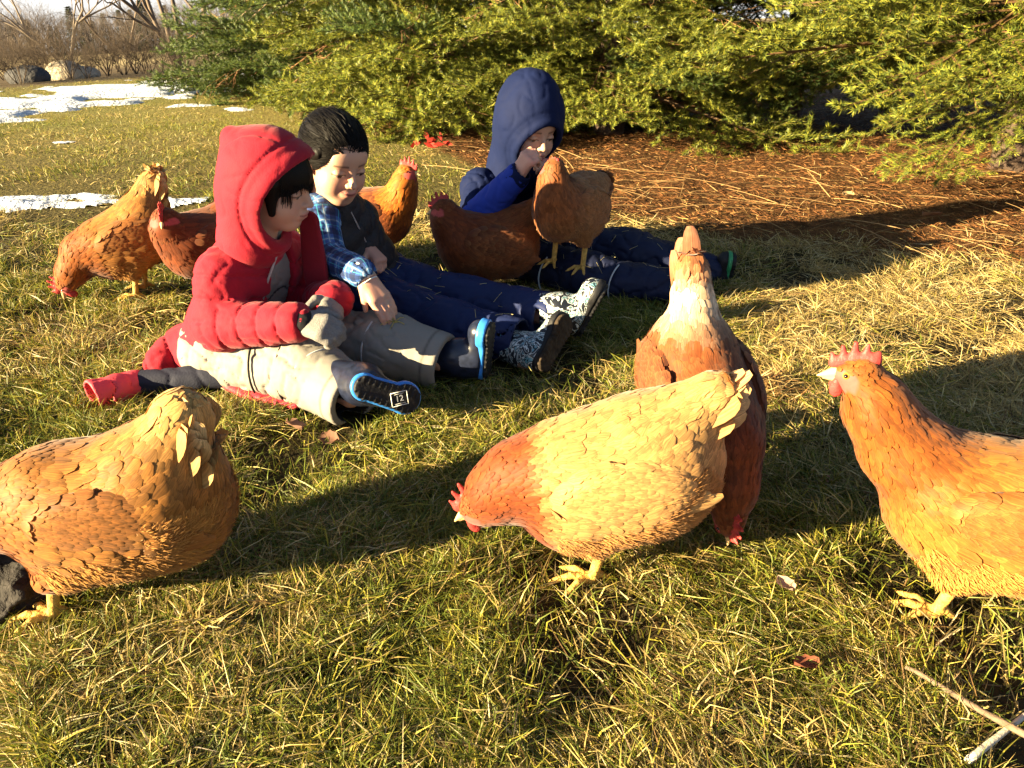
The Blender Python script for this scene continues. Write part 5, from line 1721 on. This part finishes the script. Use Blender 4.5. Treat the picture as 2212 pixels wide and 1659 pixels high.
    leaf(1830, 430, .07, V3(.42, .28, .14), 'pale leaf on the brown needles under the right-hand spruce', 7, .02)
    leaf(2010, 475, .09, V3(.20, .10, .05), 'broad brown leaf in the shadow under the right-hand spruce', 8, .02)
    # hay clump right of the russet hen
    bag = Bag(); p = G(1640, 850); n = 900; r = np.random.default_rng(4)
    xy = p[:2] + r.normal(0, 1, (n, 2)) * V3(.055, .07)
    hh = .05 * np.exp(-(((xy - p[:2]) / .09) ** 2).sum(1)) * r.uniform(.2, 1, n)
    colr = np.array([[.40, .25, .09], [.30, .16, .06], [.50, .36, .15]])[r.integers(0, 3, n)] * r.uniform(.7, 1.2, (n, 1))
    bag.add(*blades(xy[:, 0], xy[:, 1], r.uniform(.03, .08, n), r.uniform(.0016, .003, n), r.normal(1.25, .25, n), r.uniform(0, 6.28, n), r.uniform(-.2, .5, n), colr, hh))
    o = bag.build('hay_clump', M_grass, smooth=False, kind='stuff'); tag(o, 'matted clump of brown hay right of the russet hen', 'hay')
    # red scrap under the spruces
    p = G(935, 318)
    bag = Bag(); r = np.random.default_rng(6)
    for i in range(14):
        a = p + r.normal(0, 1, 3) * V3(.05, .03, .0) + V3(0, 0, .03); d = unit(r.normal(size=3) * V3(1, .5, .5)); Lq = r.uniform(.04, .09)
        w = unit(np.cross(d, V3(0, 1, .3))) * .018
        bag.add(np.stack([a - w * .3, a + d * Lq * .5 - w, a + d * Lq, a + d * Lq * .5 + w]), np.array([[0, 1, 2, 3]]), V3(.42, .03, .02) * r.uniform(.5, 1.1))
    o = bag.build('red_leaves', M_leaf, smooth=False); tag(o, 'small tuft of bright red leaves at the foot of the spruces behind the standing hen', 'leaves')
    # dry stems and twigs on the needle bed
    r = np.random.default_rng(9)
    bag = Bag()
    for i in range(240):
        x = r.uniform(-.3, 3.6); y = litter_y(x) + r.uniform(-.25, 1.6); L = r.uniform(.08, .42)
        a = r.uniform(0, 6.28); q = np.linspace(0, 1, 6)[:, None]
        d = V3(math.cos(a), math.sin(a), r.uniform(-.05, .28))
        pth = V3(x, y, .012 + float(ground_z(x, y))) + d * L * q + V3(0, 0, -.1 * L) * q ** 2 + np.cross(d, V3(0, 0, 1)) * r.uniform(-.15, .15) * L * q ** 2
        pth[:, 2] = np.maximum(pth[:, 2], ground_z(pth[:, 0], pth[:, 1]) + .006)
        bag.add(*tube(pth, np.linspace(.0024, .001, 6), 3, False), np.array([.30, .19, .085]) * r.uniform(.5, 1.5))
    o = bag.build('dry_twigs', M_twig, kind='stuff'); tag(o, 'tangle of thin dry stems strewn over the needle bed', 'twigs')

def facing(dx, dy):
    return math.degrees(math.atan2(dy, dx))

def hens():
    # front left: head down beyond the left edge of the picture
    hen('golden hen cut off by the left edge, head down and pale tail raised in front', (-.715, 1.14, 0), 188, 'gold',
        [(.185, 0, .185), (.245, 0, .150)], (.285, 0, .125), (.90, 0, -.43), pitch=2, scale=1.13, tail_el=60, tail_sp=.8, tail_fat=1.30, tail_len=.82, feet=[(.12, .05), (-.02, -.05)], seed=1, fluff=1.10, drop=.05, plump=1.10)
    # front centre
    hen('pale buff hen in the front middle, head lowered to the left', (.185, 1.22, 0), 181, 'buff',
        [(.160, .0, .185), (.200, 0, .150)], (.225, .0, .128), (.86, .0, -.50), pitch=15, scale=1.12, tail_el=24, tail_sp=.5, tail_len=1.05, feet=[(.03, .05), (-.03, -.05)], seed=2, drop=.04, fluff=1.20, plump=1.20)
    # behind it, pecking towards the camera
    hen('russet hen pecking with its back to the sky, behind the pale buff hen', (.395, 1.47, 0), -80, 'red',
        [(.150, 0, .20), (.185, 0, .13)], (.20, 0, .075), (.35, 0, -.93), pitch=28, scale=1.10, tail_el=42, tail_sp=.35, tail_len=1.25, tail_fat=.82, seed=3, base_glow=.8)
    # right
    hen('alert amber hen cut off by the right edge, head held high', (.86, 1.10, 0), 158, 'gold',
        [(.160, 0, .265), (.205, 0, .325)], (.245, 0, .370), (.98, .05, -.06), pitch=0, scale=1.17, tail_el=40, feet=[(.06, .05), (-.06, -.05)], seed=4, drop=.045, fluff=1.08, comb=.85, wattle=.85)
    # far left, pecking
    hen('brown and gold hen pecking at the grass, far left behind the red coat', (-1.36, 2.71, 0), 203, 'gold',
        [(.165, 0, .17), (.215, 0, .10)], (.235, 0, .065), (.45, 0, -.89), pitch=22, scale=1.04, tail_el=40, tail_sp=.7, dens=.5, seed=5, drop=.03)
    # half hidden behind the red jacket
    hen('dark russet hen half hidden behind the red jacket', (-1.07, 2.68, 0), 226, 'red',
        [(.120, .0, .25), (.140, .01, .285)], (.148, .02, .312), (.55, .80, -.25), pitch=0, scale=1.04, tail_el=58, dens=.5, seed=6, drop=.03)
    # behind the girl, looking right
    hen('orange-necked hen standing upright behind the girl, looking right', (-.55, 2.98, 0), -10, 'amber',
        [(.130, 0, .29), (.150, 0, .35)], (.165, 0, .390), (.99, -.1, -.05), pitch=-6, scale=1.0, tail_el=30, dens=.5, seed=7, drop=.02)
    # in front of the blue coat, facing left
    hen('russet hen facing left just in front of the child in blue', (-.09, 2.66, 0), 190, 'red',
        [(.120, .0, .265), (.138, 0, .300)], (.150, 0, .325), (.95, .10, -.18), pitch=-3, scale=1.04, tail_el=36, tail_sp=.6, dens=.55, seed=8, drop=.035)
    # standing on the leg of the child in blue
    hen('light brown hen standing on the leg of the child in blue, neck stretched up', (.195, 2.62, .135), 236, 'red2',
        [(.100, 0, .285), (.112, 0, .335)], (.112, .0, .372), (-.45, -.85, -.20), pitch=-12, scale=.98, tail_el=18, tail_sp=.5, dens=.55, seed=9, feet=[(.0, .06), (.0, -.06)], drop=.02, comb=.45)
PAL['red2'] = dict(neck=V3(.23, .07, .018), body=V3(.27, .10, .032), wing=V3(.25, .088, .027), fluff=V3(.34, .15, .055), tail=V3(.18, .055, .016))
# ================================================================== BUILD ORDER
spruces()
background()
snow()
CHILDREN = True
if CHILDREN:
    children()
HENS = True
if HENS:
    hens()
small_things()
grass()
needle_litter()
